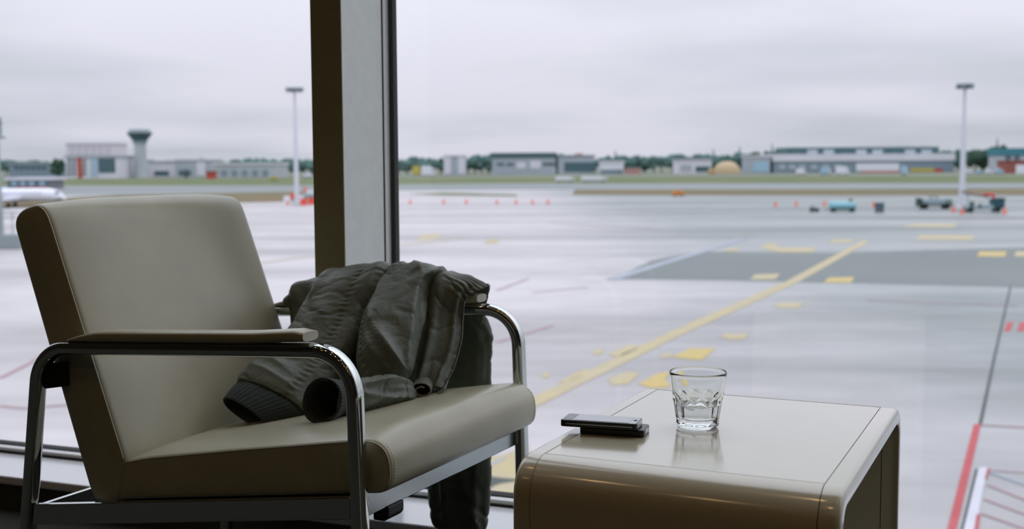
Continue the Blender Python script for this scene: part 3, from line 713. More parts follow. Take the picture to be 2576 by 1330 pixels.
paint([(1225, 1196), (1262, 1201), (1320, 1206), (1262, 1214), (1225, 1226)], DRK, 'painted_mark', 0.03)
paint([(1225, 1170), (1260, 1152), (1275, 1150), (1245, 1166), (1225, 1178)], BLUG, 'painted_mark', 0.03)
for pts in ([(1690, 898), (1735, 876), (1800, 876), (1765, 905)], [(1660, 892), (1690, 886), (1690, 897), (1664, 900)],
            [(1530, 950), (1575, 935), (1610, 938), (1580, 965), (1540, 968)], [(1605, 965), (1655, 938), (1690, 934), (1672, 952), (1690, 972), (1640, 976)],
            [(1490, 882), (1520, 875), (1516, 888), (1494, 892)], [(1530, 890), (1580, 866), (1605, 868), (1600, 880), (1560, 895), (1540, 896)],
            [(1362, 942), (1384, 936), (1380, 948), (1366, 950)], [(1408, 958), (1470, 926), (1482, 930), (1440, 956), (1420, 964)],
            [(1810, 846), (1830, 838), (1884, 840), (1870, 853), (1835, 853)], [(1945, 770), (1965, 761), (2022, 762), (2010, 773), (1970, 774)],
            [(1886, 702), (1900, 690), (1962, 688), (1950, 702)], [(2072, 710), (2085, 698), (2148, 696), (2142, 710)],
            [(1912, 622), (1926, 612), (1950, 612), (1960, 622), (2052, 622), (2046, 634), (1960, 634)], [(1820, 632), (1832, 624), (1862, 624), (1856, 632)],
            [(2302, 602), (2316, 591), (2452, 592), (2446, 603)], [(2458, 644), (2464, 632), (2532, 632), (2528, 645)], [(2552, 644), (2556, 632), (2640, 632), (2640, 645)],
            [(2080, 611), (2100, 602), (2150, 602), (2140, 610)], [(2262, 570), (2310, 562), (2410, 563), (2400, 571)], [(1218, 612), (1226, 603), (1256, 602), (1252, 612)], [(1050, 604), (1060, 590), (1110, 588), (1100, 600)]):
    paint(pts, YEL2 if pts[0][0] in (1690, 1605, 2072, 2458) else YEL, 'painted_mark')
stroke([(640, 664), (720, 652), (800, 643)], 0.5, YEL)
stroke([(1000, 618), (1180, 596)], 0.5, YEL)
stroke([(1540, 702), (1660, 664), (1760, 634), (1870, 600)], 0.9, BLUG, lift=0.03)
paint([(2380, 1340), (2450, 1066), (2468, 1066), (2404, 1340)], RED)
paint([(2422, 1340), (2462, 1176), (2484, 1174), (2452, 1340)], WHT)
paint([(2414, 1340), (2454, 1178), (2461, 1178), (2421, 1340)], DRK, lift=0.015)
paint([(2478, 1200), (2484, 1177), (2490, 1178), (2483, 1202)], RED, lift=0.03)
paint([(2448, 1345), (2457, 1292), (2466, 1294), (2458, 1345)], RED, lift=0.03)
stroke([(2490, 1186), (2600, 1225)], 0.16, BLUG); stroke([(2482, 1182), (2600, 1190)], 0.10, REDF, lift=0.015)
for k in range(3): stroke([(2484-k*8, 1218+k*36), (2600, 1264+k*36)], 0.10, REDF)
stroke([(2468, 1068), (2620, 1076)], 0.16, REDF)
paint([(2525, 832), (2534, 810), (2550, 810), (2541, 832)], RED); paint([(2558, 832), (2565, 810), (2585, 810), (2576, 832)], RED)
stroke([(2542, 720), (2500, 905), (2466, 1065)], 0.10, DRK, 'expansion_joint')
for pts in ([(1340, 735), (1480, 722)], [(1250, 860), (1390, 818)], [(1250, 730), (1330, 700)], [(0, 950), (70, 915), (110, 890)], [(0, 1020), (60, 1026), (180, 1016)], [(2180, 755), (2560, 768)], [(1600, 536), (2000, 541), (2576, 548)], [(1380, 560), (1640, 574)]):
    stroke(pts, 0.22 if pts[0][1] > 600 else 0.7, REDF)
stroke([(2330, 865), (2382, 869)], 0.15, WHT); stroke([(2462, 758), (2512, 766)], 0.12, WHT)

# ------------------------------------------------------------------ outside: things
def pbox(mb, x0, x1, yt, yb, Y, depth, z0=None):
    a = at(x0, yt, Y); b = at(x1, yt, Y); c = at((x0+x1)/2, yb, Y); zb = c.z if z0 is None else z0
    return mb.box(((a.x+b.x)/2, Y+depth/2, (a.z+zb)/2), (abs(b.x-a.x), depth, max(0.05, a.z-zb)))
def local(mb, root):
    o = Vector(root.location); mb.v = [(x-o.x, y-o.y, z-o.z) for x, y, z in mb.v]; return mb
C = lambda n, r, g, b, **k: mat(n, srgb(r, g, b), 0.75, spec=0.25, **k)
WALLP = C('pale_cladding', 214, 212, 220, var=0.04, vscale=0.05); WALLG = C('grey_cladding', 168, 176, 184, var=0.05, vscale=0.05)
WALLB = C('blue_grey_cladding', 128, 144, 156); ROOFD = C('dark_green_roof', 78, 104, 104); ROOFG = C('grey_roof', 150, 160, 166)
GLZ = mat('teal_glazing', srgb(70, 100, 108), 0.15, spec=0.6); WIN = mat('window_dark', srgb(84, 100, 110), 0.2)
REDP = C('red_cladding', 186, 86, 74); BRICK = C('red_brown_brick', 150, 92, 84); YELP = C('yellow_panel', 190, 174, 84); WHV = C('white_vehicle', 222, 222, 230); TAN = C('tan_cover', 186, 164, 134)
BLUEP = C('pale_blue_panel', 158, 188, 208); CONC = C('pale_concrete', 176, 182, 184, var=0.05, vscale=0.1)
def building(name, label, x0, x1, yt, Y, depth, wall, roof, cat='building', parts=(), rth=1.2, group=None):
    c = at((x0+x1)/2, 440, Y); root = thing(name, label, cat, (c.x, Y, GZ), 0, group)
    local(pbox(MB(), x0, x1, yt, 0, Y, depth, GZ), root).build('wall', wall, root)
    a = at(x0, yt, Y); b = at(x1, yt, Y)
    local(MB().box(((a.x+b.x)/2, Y+depth/2, a.z+rth/2-0.2), (b.x-a.x+1.5, depth+1.5, rth)), root).build('roof', roof, root)
    for (pn, xa, xb, ya, yb, m) in parts:
        local(pbox(MB(), xa, xb, ya, yb, Y-0.35, 0.6), root).build(pn, m, root)
    return root
def grid_parts(pn, xs, ys, w, h, m): return [(pn, x, x+w, y, y+h, m) for x in xs for y in ys]
building('office_block', 'long low blue grey office block at the far left edge', 22, 128, 413, 800, 30, WALLB, ROOFG, parts=grid_parts('window', range(36, 120, 14), (418,), 9, 8, GLZ))
building('apartment_block', 'tall white and red striped block left of the control tower', 165, 290, 395, 760, 40, WALLP, WALLG,
         parts=[('red_stripe', 194, 205, 397, 448, REDP)]+grid_parts('window', (170, 182, 208), (401, 412, 423, 434), 8, 6, WIN)+grid_parts('balcony', (228,), (399, 411, 423, 435), 18, 8, BLUEP)+[('glass_bay', 247, 289, 398, 434, GLZ)])
building('pale_tower_block', 'pale pinkish tower block rising behind the red striped block', 166, 286, 362, 900, 30, C('pinkish_wall', 214, 206, 214), WALLP, parts=grid_parts('window', range(176, 280, 18), (370, 382), 10, 5, C('pale_window', 190, 192, 204)))
building('hangar', 'white hangar between the striped block and the control tower', 291, 342, 404, 820, 40, WALLP, WALLG, parts=[('door', 296, 336, 424, 440, BRICK), ('door', 310, 336, 432, 444, WIN)])
building('hangar', 'white hangar immediately right of the control tower', 372, 442, 408, 830, 40, WALLP, WALLG, parts=[('door', 388, 424, 430, 441, GLZ)])
building('hangar', 'pale grey hangar with a narrow white stair block', 440, 522, 403, 800, 40, WALLG, WALLP, parts=[('stair_block', 494, 516, 408, 442, WALLP), ('door', 450, 480, 428, 441, WIN)])
building('warehouse', 'long pale warehouse below trees, left of the mullion', 538, 694, 414, 740, 40, CONC, WALLP, parts=grid_parts('loading_door', range(556, 680, 26), (428,), 14, 14, WALLB))
building('guard_hut', 'small red hut beside the long pale warehouse', 519, 537, 432, 700, 8, REDP, BRICK, rth=0.6)
building('terminal_annexe', 'low annexe with flat white canopy behind the white jet', 18, 122, 452, 420, 14, C('annexe_wall', 120, 124, 128), WALLP, parts=grid_parts('window', (28, 50, 72, 98), (456,), 14, 11, BLUEP)+[('red_band', 40, 122, 470, 477, REDP)], rth=1.0)
# right of the mullion
building('tower_hangar', 'tall pale block with two white columns right of the mullion', 1116, 1170, 393, 860, 24, WALLG, WALLP, parts=[('column', 1116, 1134, 393, 438, WALLP), ('column', 1152, 1170, 393, 438, WALLP)])
building('terminal_building', 'long grey terminal with dark green roof in mid distance', 1238, 1397, 396, 880, 40, WALLG, ROOFD, rth=3.6, parts=grid_parts('window', (1250, 1275), (410,), 18, 6, WIN)+[('white_bay', 1300, 1322, 408, 424, WALLP), ('white_bay', 1334, 1360, 404, 424, WALLP), ('window', 1366, 1396, 409, 416, WIN)])
building('freight_shed', 'grey freight shed with dark glazed front beside the dark roofed terminal', 1404, 1496, 393, 880, 40, WALLG, ROOFG, parts=[('glass_front', 1420, 1500, 408, 431, GLZ), ('red_sign', 1446, 1466, 386, 392, REDP)])
building('white_store', 'small white store with flat roof in front of the tree line', 1511, 1569, 408, 860, 20, WHV, WALLP, parts=[('door', 1510, 1566, 426, 438, WALLB)])
building('red_shed', 'low faded red shed right of the small white store', 1577, 1612, 422, 850, 10, C('faded_red_wall', 186, 140, 136), ROOFG, rth=0.5)
building('white_depot', 'white depot building left of the tan dome', 1702, 1790, 402, 870, 20, WALLP, WALLG, parts=[('door', 1712, 1740, 414, 430, WALLG), ('door', 1750, 1786, 418, 432, GLZ)])
building('pale_shed', 'pale square shed between the tan dome and the long hangar', 1886, 1938, 394, 880, 30, WALLG, WALLP, parts=[('door', 1896, 1934, 408, 432, BLUEP)])
hg = building('long_hangar', 'very long pale hangar with dark clerestory roof at right', 1946, 2400, 405, 880, 60, WALLB, WALLP, rth=5.2,
         parts=[('white_door', 2154, 2262, 411, 430, WHV), ('red_strip', 2168, 2264, 430, 435, REDP), ('yellow_strip', 2290, 2350, 423, 432, YELP), ('red_strip', 2350, 2372, 424, 433, REDP)]+grid_parts('window', (1960, 1985, 2010, 2040, 2070, 2100), (414,), 16, 12, WALLG))
local(pbox(MB(), 1980, 2362, 371, 392, 905, 40), hg).build('clerestory', ROOFD, hg)
for k in range(9): local(pbox(MB(), 1990+k*41, 2016+k*41, 376, 388, 904, 1.2), hg).build('clerestory_window', WALLG if k % 3 else GLZ, hg)
building('teal_roof_house', 'house with teal roof among dark trees at the right edge', 2516, 2640, 390, 820, 20, C('house_wall', 176, 182, 190), C('teal_roof', 70, 128, 140), rth=5.0, parts=[('window', 2530, 2544, 392, 402, WIN), ('window', 2552, 2566, 392, 402, WIN)])
building('brick_shed', 'red brown brick shed at the right edge below the teal roof', 2531, 2640, 405, 760, 14, BRICK, BRICK, rth=0.6, parts=[('door', 2556, 2590, 414, 440, WHV)])
# control tower
c = at(355, 452, 790); tw = thing('control_tower', 'control tower with flared dark cab on a pale round shaft', 'control tower', (c.x, 790, GZ))
def zr(y): return at(355, y, 790).z-GZ
def wr_(px): return px/FPX*790
MB().lathe([(wr_(19), 0), (wr_(16.5), zr(430)), (wr_(15), zr(400)), (wr_(15), zr(356))], (0, 0, 0), 24).build('shaft', CONC, tw, True)
MB().lathe([(wr_(18), zr(360)), (wr_(18), zr(354))], (0, 0, 0), 24).build('collar', C('collar_grey', 132, 150, 152), tw, True)
MB().lathe([(wr_(17), zr(354)), (wr_(31), zr(336))], (0, 0, 0), 24).build('cab', C('cab_glass', 74, 98, 100), tw, True)
MB().lathe([(wr_(32), zr(336)), (wr_(32), zr(334.5))], (0, 0, 0), 24).build('rim', C('rim_dark', 64, 86, 84), tw, True)
MB().lathe([(wr_(28), zr(334.5)), (wr_(26), zr(326)), (wr_(8), zr(324))], (0, 0, 0), 24).build('roof', ROOFG, tw, True)
# floodlight masts
MASTM = mat('galvanised_mast', srgb(206, 208, 216), 0.5, 0.0)
def mast(label, xb, yb, yt, xt, Y, hw):
    b = gnd(xb, yb); b.z = GZ; top = at(xt, yt, b.y).z-GZ
    r = thing('floodlight_mast', label, 'light mast', b)
    MB().lathe([(0.62, 0), (0.62, 0.5), (0.5, 0.6), (0.40, top*0.5), (0.22, top)], (0, 0, 0), 16).build('pole', MASTM, r, True)
    MB().lathe([(1.1, 0), (1.1, 0.35), (0.9, 0.45)], (0, 0, 0), 16).build('base', CONC, r, True)
    rad = hw/FPX*b.y
    MB().lathe([(rad*0.95, top-0.25), (rad, top-0.2), (rad, top+0.1), (rad*0.9, top+0.1)], (0, 0, 0), 20).build('head_ring', C('mast_head', 150, 160, 168), r, True)
    for k in range(6):
        an = k*pi/3; MB().box((cos(an)*rad*0.72, sin(an)*rad*0.72, top-0.45), (0.75, 0.75, 0.5), an).build('floodlight', C('floodlight', 120, 132, 138), r)
    return r
mast('tall floodlight mast left of the window mullion', 747, 515, 222, 741, 236, 23)
mast('tall floodlight mast near the right edge', 2419, 528, 212, 2428, 190, 21)
# lattice pylon with cabin at the left edge
b = gnd(2, 625); py = thing('apron_pylon', 'grey pylon with lamp cabin cut off at the left edge', 'pylon', (b.x, b.y, GZ))
Yp = b.y; zz = lambda y: at(2, y, Yp).z-GZ; sc = Yp/FPX
MB().lathe([(9*sc, 0), (8*sc, zz(480)), (7*sc, zz(345))], (0, 0, 0), 14).build('pole', C('pylon_grey', 150, 158, 160), py, True)
MB().box((0, 0, zz(346)), (34*sc, 30*sc, 4*sc)).build('platform', C('pylon_dark', 96, 108, 100), py)
MB().box((-3*sc, 0, zz(318)), (26*sc, 24*sc, 46*sc)).build('cabin', C('pylon_cabin', 134, 146, 148), py)
MB().box((-3*sc, 0, zz(309)), (29*sc, 27*sc, 3*sc)).build('cabin_band', C('pylon_dark', 96, 108, 100), py)
MB().box((20*sc, 0, 18*sc), (66*sc, 40*sc, 36*sc)).build('base_block', C('pylon_base', 142, 152, 154), py, bevel=0.1)
for k in range(2): MB().box((14*sc, 0, zz(548-k*14)), (70*sc, 2*sc, 2.2*sc)).build('guard_rail', C('pylon_grey', 150, 158, 160), py)
for k in range(3): MB().box((-16*sc+k*24*sc, 0, (zz(532))/2+8*sc), (2*sc, 2*sc, zz(532)-16*sc)).build('rail_post', C('pylon_grey', 150, 158, 160), py)
# small white jet
b = gnd(100, 520); jt = thing('jet_aircraft', 'white jet airliner parked nose right behind the chair back', 'aircraft', (b.x, b.y, GZ)); sc = b.y/FPX
def zj(y): return at(100, y, b.y).z-GZ
zc = zj(490); rf = 17*sc; rings = []
prof = [(-260, .05, 12), (-230, .4, 9), (-180, .8, 4), (-120, 1, 0), (20, 1, 0), (34, .96, -1), (46, .82, -3), (56, .6, -6), (63, .34, -9), (67, .08, -11)]
for (x, k, dz) in prof:
    rings.append([(x*sc, cos(2*pi*i/20)*rf*k, zc+dz*sc+sin(2*pi*i/20)*rf*k) for i in range(20)])
fus = MB().rings(rings).build('fuselage', mat('white_gloss', srgb(226, 226, 236), 0.3), jt, True)
MB().box((48*sc, -rf*0.4, zc+7*sc), (9*sc, rf*0.9, 3.5*sc), 0.25).build('cockpit_window', WIN, fus)
MB().box((52*sc, -rf*0.30, zc-10*sc), (18*sc, rf*0.8, 3*sc)).build('nose_gear_door', C('jet_dark', 74, 90, 74), fus)
for k in range(9): MB().box((-80*sc+k*11*sc, -rf*0.97, zc+4*sc), (3.4*sc, 0.1, 4.5*sc)).build('cabin_window', WIN, fus)
MB().box((-60*sc, 0, zc-9*sc), (36*sc, 300*sc, 3*sc)).build('wing', mat('white_gloss', (1, 1, 1, 1)), jt)
MB().add([(-235*sc, -.15, zc+14*sc), (-180*sc, -.15, zc+14*sc), (-222*sc, -.15, zc+62*sc), (-250*sc, -.15, zc+62*sc), (-235*sc, .15, zc+14*sc), (-180*sc, .15, zc+14*sc), (-222*sc, .15, zc+62*sc), (-250*sc, .15, zc+62*sc)], [(0, 1, 2, 3), (7, 6, 5, 4), (0, 4, 5, 1), (1, 5, 6, 2), (2, 6, 7, 3), (3, 7, 4, 0)]).build('tail_fin', REDP, jt)
for (x, y) in ((40, 0), (-70, -20), (-70, 20)):
    MB().tube([(x*sc, y*sc, 0.4), (x*sc, y*sc, zc-rf*0.6)], 0.12, 8).build('gear_leg', STEEL, jt)
    MB().tube([(x*sc, y*sc-0.25, 0.42), (x*sc, y*sc+0.25, 0.42)], 0.42, 14).build('wheel', RUBBER, jt)
# wheels helper and vehicles
def wheels(root, xs, ys, r, w=0.25):
    for x in xs:
        for y in ys: MB().tube([(x, y-w/2, r), (x, y+w/2, r)], r, 12).build('wheel', RUBBER, root)
def van(name, label, cat, x0, x1, yt, yb, body, cab, group=None, box=True):
    a = gnd(x0, yb); e = gnd(x1, yb); Y = a.y; ln = e.x-a.x; h = at(x0, yt, Y).z-GZ
    r = thing(name, label, cat, ((a.x+e.x)/2, Y, GZ), 0, group)
    r0 = min(0.5, h*0.18); MB().box((0, 0.9, r0*1.1), (ln*0.96, 1.7, r0*0.7)).build('chassis', BLACK, r)
    if box:
        MB().box((-ln*0.12, 0.9, r0*1.4+(h-r0*1.4)/2), (ln*0.74, 2.0, h-r0*1.4)).build('cargo_box', body, r, bevel=0.06)
        co = MB().box((ln*0.38, 0.9, r0*1.4+(h-r0*1.4)*0.4), (ln*0.24, 1.9, (h-r0*1.4)*0.8)).build('cab', cab, r, bevel=0.08)
        MB().box((ln*0.42, -0.07, r0*1.4+(h-r0*1.4)*0.55), (ln*0.10, 0.06, (h-r0*1.4)*0.25)).build('side_window', WIN, co)
    else:
        MB().box((0, 0.9, r0*1.2+(h-r0)*0.28), (ln, 1.8, (h-r0)*0.55)).build('body', body, r, bevel=0.12)
        co = MB().box((-ln*0.03, 0.9, r0+(h-r0)*0.72), (ln*0.55, 1.6, (h-r0)*0.45), taper=0.8).build('cabin', cab, r, bevel=0.08)
        MB().box((-ln*0.03, 0.03, r0+(h-r0)*0.72), (ln*0.4, 0.06, (h-r0)*0.22)).build('side_window', WIN, co)
    wheels(r, (-ln*0.32, ln*0.34), (0.15, 1.65), r0)
    return r
WH, OR = WHV, C('orange_body', 220, 136, 48)
van('service_car', 'small orange service car on the grass edge in mid apron', 'car', 1692, 1723, 479, 493, OR, OR, box=False)
van('yellow_truck', 'yellow truck beside the far trees right of the mullion', 'truck', 1038, 1058, 417, 441, YELP, YELP)
van('white_truck', 'white box truck just right of the yellow truck', 'truck', 1060, 1092, 417, 443, WH, WH)
van('trailer', 'white trailer on the far grass, left of the pair', 'trailer', 1397, 1446, 444, 458, WH, WH, 'white trailers on the grass')
van('trailer', 'white trailer on the far grass, right of the pair', 'trailer', 1462, 1530, 443, 458, WH, WH, 'white trailers on the grass')
van('yellow_van', 'yellow van in front of the long pale warehouse', 'van', 680, 697, 442, 454, YELP, YELP, box=False)
van('parked_car', 'white car standing in front of dark trees beside the left mast', 'car', 763, 780, 430, 447, WH, WH, box=False)
for i, (x0, x1, yt, yb, lab) in enumerate(((2004, 2030, 424, 440, 'white van left of the long hangar doors'), (2066, 2094, 421, 440, 'pale van under the long hangar wall, middle one'), (2104, 2142, 418, 440, 'white lorry left of the big white hangar door'), (2268, 2286, 416, 440, 'pale blue van between white door and yellow strip'),
        (2428, 2452, 424, 437, 'white car right of the right mast, nearest the mast'), (2456, 2478, 425, 438, 'pale car right of the right mast, second one'), (2482, 2500, 422, 438, 'pale car right of the right mast, third one'), (2504, 2530, 422, 438, 'pale car right of the right mast, next to the brick shed'))):
    van('parked_vehicle', lab, 'vehicle', x0, x1, yt, yb, WH if i % 2 == 0 else BLUEP, WH, 'vehicles parked by the far hangars', box=(i < 4))
# tanker trailer, tug, bin on the apron
a = gnd(2090, 533); e = gnd(2160, 533); ln = e.x-a.x
r = thing('fuel_tanker', 'pale teal tank trailer on the apron at right', 'tanker', ((a.x+e.x)/2, a.y, GZ))
rg = []
for x, k in ((-.5, .55), (-.48, .8), (-.4, 1), (.36, 1), (.46, .8), (.5, .4)): rg.append([(x*ln, 0.9+cos(2*pi*i/18)*0.85*k, 0.98+sin(2*pi*i/18)*0.68*k) for i in range(18)])
MB().rings(rg).build('tank', C('teal_tank', 138, 182, 192), r, True); MB().box((0, .9, .35), (ln*.9, 1.2, .18)).build('chassis', C('dark_steel', 70, 84, 78), r); wheels(r, (-ln*.36, ln*.34), (.2, 1.6), .3)
MB().box((ln*.30, .9, 1.85), (.5, .5, .5)).build('hatch', C('dark_olive', 130, 124, 104), r); MB().box((-ln*.6, .9, .4), (ln*.22, .12, .1)).build('drawbar', C('dark_steel', 70, 84, 78), r)
a = gnd(2040, 533); e = gnd(2062, 533); ln = e.x-a.x
r = thing('tow_tug', 'small dark tow tug left of the teal tank trailer', 'tug', ((a.x+e.x)/2, a.y, GZ)); MB().box((0, .6, .4), (ln, 1.1, .4)).build('body', C('dark_steel', 70, 84, 78), r, bevel=.06); MB().box((-ln*.2, .6, .8), (.5, .8, .45)).build('seat', C('pale_tug', 150, 156, 150), r); wheels(r, (-ln*.3, ln*.3), (.1, 1.1), .2)
a = gnd(2205, 534); e = gnd(2226, 534); ln = e.x-a.x
r = thing('waste_bin', 'dark blue grey wheeled bin on the apron', 'bin', ((a.x+e.x)/2, a.y, GZ)); BNM = C('bin_blue', 82, 102, 114)
MB().box((0, .6, .75), (ln*.9, 1.0, 1.2), taper=1.08).build('body', BNM, r); MB().box((0, .6, 1.43), (ln, 1.15, .14)).build('lid', C('bin_lid', 66, 88, 100), r, bevel=.03); wheels(r, (-ln*.3, ln*.3), (.2, 1.0), .14, .1)
# ground equipment at the right mast
a = gnd(2310, 526); e = gnd(2406, 526); ln = e.x-a.x; DKS = C('dark_steel', 70, 84, 78); GEQ = C('grey_equipment', 148, 164, 170)
r = thing('baggage_tractor', 'grey baggage tractor with flat bed left of the right mast', 'tractor', ((a.x+e.x)/2, a.y, GZ))
MB().box((0, .9, .62), (ln, 1.7, .22)).build('bed', DKS, r, bevel=.03); MB().box((-.05*ln, .9, 1.25), (ln*.62, 1.5, .85)).build('engine_cover', GEQ, r, bevel=.12); MB().box((-.44*ln, .9, 1.3), (ln*.1, 1.5, 1.1)).build('bumper', DKS, r, bevel=.04); MB().box((-.05*ln, .9, 2.1), (ln*.22, 1.4, .16)).build('canopy', C('olive_canopy', 104, 116, 96), r)
for x in (-.14, .04): MB().box((x*ln, .25, 1.85), (.08, .08, .5)).build('canopy_post', DKS, r)
MB().box((.36*ln, .9, 1.2), (ln*.2, 1.4, .9)).build('rear_box', C('grey_box', 120, 138, 138), r, bevel=.05); wheels(r, (-.3*ln, .3*ln), (.1, 1.7), .5, .3)
a = gnd(2424, 534); e = gnd(2534, 534); ln = e.x-a.x
r = thing('belt_loader', 'belt loader with red ended ramp right of the right mast', 'belt loader', ((a.x+e.x)/2, a.y, GZ))
MB().box((0, .9, .8), (ln*.92, 1.6, .7)).build('chassis', GEQ, r, bevel=.08); MB().box((.36*ln, .9, 1.35), (ln*.28, 1.7, 1.5)).build('cab', C('dark_teal_cab', 50, 82, 92), r, bevel=.06); MB().box((.42*ln, .9, 2.16), (ln*.2, 1.8, .14)).build('cab_roof', DKS, r)
mb = MB(); mb.tube([(-.5*ln, .9, 3.25), (.15*ln, .9, 2.45)], .24, 4); mb.build('ramp', C('ramp_brown', 140, 124, 118), r); mb = MB(); mb.tube([(.02*ln, .85, 2.75), (.24*ln, .85, 2.75), (.30*ln, .85, 1.9)], .26, 6); mb.build('ramp_end', C('ramp_red', 206, 70, 76), r)
MB().box((-.35*ln, .9, 2.0), (.14, .14, 2.0)).build('ramp_prop', GEQ, r); MB().box((-.30*ln, .05, 1.35), (.65, .1, .7)).build('access_hatch', DKS, r); MB().box((-.1*ln, .05, 1.0), (.3, .1, .7)).build('step', DKS, r); wheels(r, (-.32*ln, .34*ln), (.1, 1.7), .42, .3)
# traffic cones
CONE = C('cone_orange', 236, 106, 70); CONEW = C('cone_white', 232, 220, 220)
cp = None
cones = [(1032, 512), (1116, 512), (1173, 512), (1250, 513), (1298, 513), (1340, 513), (1378, 513), (1951, 519), (2003, 517), (2074, 517), (2198, 520), (2398, 533), (2420, 538), (2527, 537), (724, 515), (1345, 512)]
names = ['faint cone nearest the mullion', 'bright cone second from the mullion', 'cone third from the mullion', 'bright cone fourth from the mullion', 'pale cone fifth from the mullion', 'pale cone sixth from the mullion', 'pale cone seventh and last of the left row',
         'cone right of the orange car', 'cone left of the small tow tug', 'cone behind the teal tank trailer', 'cone beside the dark bin', 'cone in front of the right mast', 'pale cone below the belt loader', 'cone at the right end of the belt loader', 'cone left of the left mast base']
for (x, y), lb in zip(cones, names):
    if cp is None:
        cp = thing('traffic_cone', '', 'cone', (0, 0, 0), 0, 'orange traffic cones along the apron edge')
        MB().box((0, 0, .05), (.62, .62, .10)).build('base', CONE, cp); MB().lathe([(.27, .1), (.20, .40)], (0, 0, 0), 14).build('cone_lower', CONE, cp, True)
        MB().lathe([(.20, .40), (.14, .66)], (0, 0, 0), 14).build('white_band', CONE, cp, True); MB().lathe([(.14, .66), (.05, 1.05)], (0, 0, 0), 14).build('cone_tip', CONE, cp, True); o = cp
    else: o = copy_tree(cp)
    o['label'] = 'orange traffic '+lb; o.location = gnd(x, y); o.location.z = GZ
# barriers round the left mast
for i, (x, y, lb) in enumerate(((722, 508, 'white barrier block at the left foot of the left mast'), (738, 500, 'red barrier block behind the left mast'), (764, 516, 'red barrier block just right of the left mast'), (784, 514, 'red barrier block beside the window mullion'), (757, 506, 'white barrier block right of the left mast'))):
    p = gnd(x, y); r = thing('barrier', 'plastic '+lb, 'barrier', (p.x, p.y, GZ), 0, 'barriers round the left mast')
    m_ = WHV if 'white' in lb else C('barrier_red', 230, 92, 78)
    MB().box((0, 0, .25), (1.5, .6, .5)).build('foot', m_, r, bevel=.05); MB().box((0, 0, .9), (1.3, .35, .85)).build('panel', m_, r, bevel=.05)
p = gnd(775, 503); r = thing('utility_cart', 'pale utility cart with red seat near the mullion', 'cart', (p.x, p.y, GZ)); MB().box((0, 0, .9), (3.0, 1.4, .9)).build('body', GEQ, r, bevel=.1); MB().box((-.6, 0, 2.4), (.5, .9, 1.0)).build('seat', C('barrier_red', 230, 92, 78), r, bevel=.1); MB().box((.4, 0, 1.7), (1.6, 1.2, .8)).build('cover', WHV, r, bevel=.1); wheels(r, (-1, 1), (-.6, .6), .4)
# tan dome
a = at(1795, 437, 840); e = at(1862, 437, 840); rd = (e.x-a.x)/2; r = thing('covered_mound', 'tan fabric dome in front of the far trees', 'dome', ((a.x+e.x)/2, 840, GZ))
MB().lathe([(rd, 0), (rd*.98, rd*.35), (rd*.85, rd*.6), (rd*.6, rd*.82), (rd*.3, rd*.93), (0.1, rd*.95)], (0, 0, 0), 20).build('cover', TAN, r, True); MB().box((-rd*1.1, -1, 1.6), (rd*.7, 3, 3.2)).build('entrance', C('tan_entrance', 190, 156, 112), r, bevel=.6)

# ------------------------------------------------------------------ far trees
TREES = [mat('tree_dark', srgb(84, 110, 104), 1.0, spec=0, var=.2, vscale=.5), mat('tree_mid', srgb(96, 122, 116), 1.0, spec=0, var=.2, vscale=.5), mat('tree_olive', srgb(68, 88, 76), 1.0, spec=0, var=.2, vscale=.5)]
TRUNK = C('trunk', 80, 74, 64)
import bmesh
def crown_mesh(seed, conifer=False):
    rnd = random.Random(seed); bm = bmesh.new()
    if conifer:
        for k in range(6):
            z = .16+k*.14; rr = .30*(1-k/6.6)
            bmesh.ops.create_cone(bm, segments=9, radius1=rr, radius2=rr*.15, depth=.26, matrix=Matrix.Translation((rnd.uniform(-.02, .02), 0, z+.1)) @ Matrix.Rotation(rnd.random()*3, 4, 'Z'))
    else:
        for k in range(11):
            an = rnd.random()*6.28; d = rnd.uniform(0, .30); z = rnd.uniform(.32, .82); rr = rnd.uniform(.16, .26)*(1.05-abs(z-.5))
            bmesh.ops.create_icosphere(bm, subdivisions=2, radius=rr, matrix=Matrix.Translation((cos(an)*d, sin(an)*d, z)))
        for v in bm.verts:
            v.co += Vector((noise.noise(v.co*9+Vector((seed, 0, 0))), noise.noise(v.co*9+Vector((0, seed, 0))), noise.noise(v.co*9+Vector((0, 0, seed)))))*.07
    me = bpy.data.meshes.new('crown'); bm.to_mesh(me); bm.free(); return me
CR = [crown_mesh(i) for i in range(4)]+[crown_mesh(9, True)]
tm_ = MB().tube([(0, 0, 0), (0, 0, .25), (.01, 0, .5)], [.035, .028, .018], 7); TRM = tm_.build('trunk', TRUNK); TRMESH = TRM.data; bpy.data.objects.remove(TRM)
CRM = {}
def tree(x, yt, Y, wpx, label, group, kind=0, mi=0):
    p = at(x, 440, Y); h = at(x, yt, Y).z-GZ; w = wpx/FPX*Y
    r = thing('conifer_tree' if kind == 4 else 'broadleaf_tree', label, 'tree', (p.x, Y, GZ), random.random()*6, group)
    key = (kind, mi)
    if key not in CRM:
        me = CR[kind].copy(); me.materials.clear(); me.materials.append(TREES[mi]); CRM[key] = me
    for nm, me in (('crown', CRM[key]), ('trunk', TRMESH)):
        o = bpy.data.objects.new(nm, me); COL.objects.link(o); o.parent = r; o.scale = (w/.75, w/.75, h/.98)
def tree_row(x0, x1, y0, y1, Y, n_, label, group, wpx=30, mis=(0, 1)):
    for k in range(n_):
        f = (k+.5)/n_; x = x0+(x1-x0)*f+random.uniform(-4, 4)
        tree(x, y0+(y1-y0)*f+random.uniform(-4, 4), Y+(k % 3-1)*16+random.uniform(-2, 2), wpx*random.uniform(.9, 1.25), '%s, %s from the left' % (label, ORD[k]), group, random.randrange(4), random.choice(mis))
tree_row(8, 130, 402, 404, 930, 7, 'dark tree behind the blue grey office block', 'trees behind the office block')
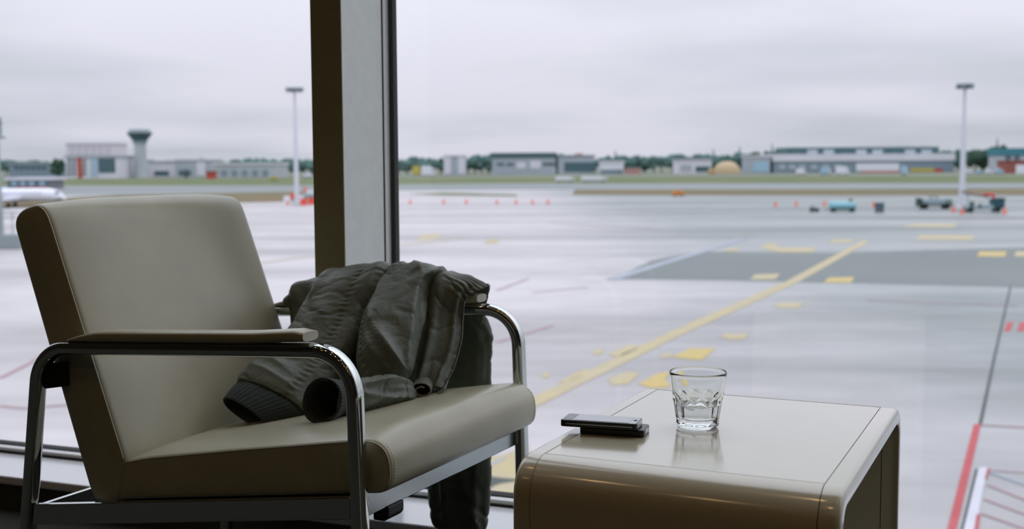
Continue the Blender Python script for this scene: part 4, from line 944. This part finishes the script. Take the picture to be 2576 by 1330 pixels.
tree(146, 396, 740, 38, 'dark round tree just left of the red striped block', None, 1, 2)
tree_row(372, 520, 400, 398, 980, 6, 'hazy tree rising behind the hangars right of the control tower', 'trees behind the left hangars', 28, (1,))
tree_row(522, 640, 404, 398, 895, 6, 'tree behind the long pale warehouse', 'trees behind the warehouse', 32, (1, 0))
tree_row(645, 800, 398, 398, 840, 7, 'tree beside and behind the left floodlight mast', 'trees by the left mast', 36, (1, 0))
tree(468, 424, 720, 14, 'small dark tree in front of the pale grey hangar', None, 4, 2)
tree_row(990, 1116, 394, 393, 900, 6, 'tree between the mullion and the tall pale block', 'trees right of the mullion', 34, (1, 0))
tree_row(1172, 1240, 390, 388, 955, 4, 'tree between the tall pale block and the dark roofed terminal', 'trees beside the terminal', 34, (0, 1))
tree_row(1240, 1420, 387, 384, 1000, 7, 'tree top showing behind the dark roofed terminal', 'trees behind the terminal', 36, (1,))
tree_row(1500, 1700, 390, 388, 960, 9, 'tree between the freight shed and the white depot', 'trees right of the freight shed', 34, (0, 1))
tree_row(1700, 1890, 388, 384, 955, 8, 'tree behind the white depot and tan dome', 'trees behind the tan dome', 36, (0, 2))
tree_row(1890, 2000, 380, 376, 1010, 5, 'tree behind the pale square shed', 'trees behind the pale shed', 36, (0, 2))
for x, yt, cl_ in ((1860, 372, 'right of the tan dome'), (1942, 366, 'left end of the long hangar'), (1548, 382, 'behind the small white store'), (1794, 378, 'left of the tan dome')): tree(x, yt, 1035 if x == 1942 else 992, 22, 'pointed conifer above the tree row, '+cl_, 'pointed conifers', 4, 0)
tree_row(2000, 2360, 371, 366, 1080, 10, 'tree top showing above the long hangar roof', 'trees behind the long hangar', 42, (1,))
tree_row(2362, 2440, 376, 378, 985, 4, 'dark tree between the long hangar and the right mast', 'trees by the right mast', 34, (2, 0))
tree_row(2440, 2530, 376, 362, 880, 4, 'dark tree right of the right mast', 'trees at the right edge', 40, (2,))
tree(2506, 352, 925, 20, 'tall dark conifer near the right edge', None, 4, 2)
tree_row(2530, 2680, 368, 368, 960, 5, 'tree behind the teal roofed house', 'trees behind the teal roof', 40, (0, 2))
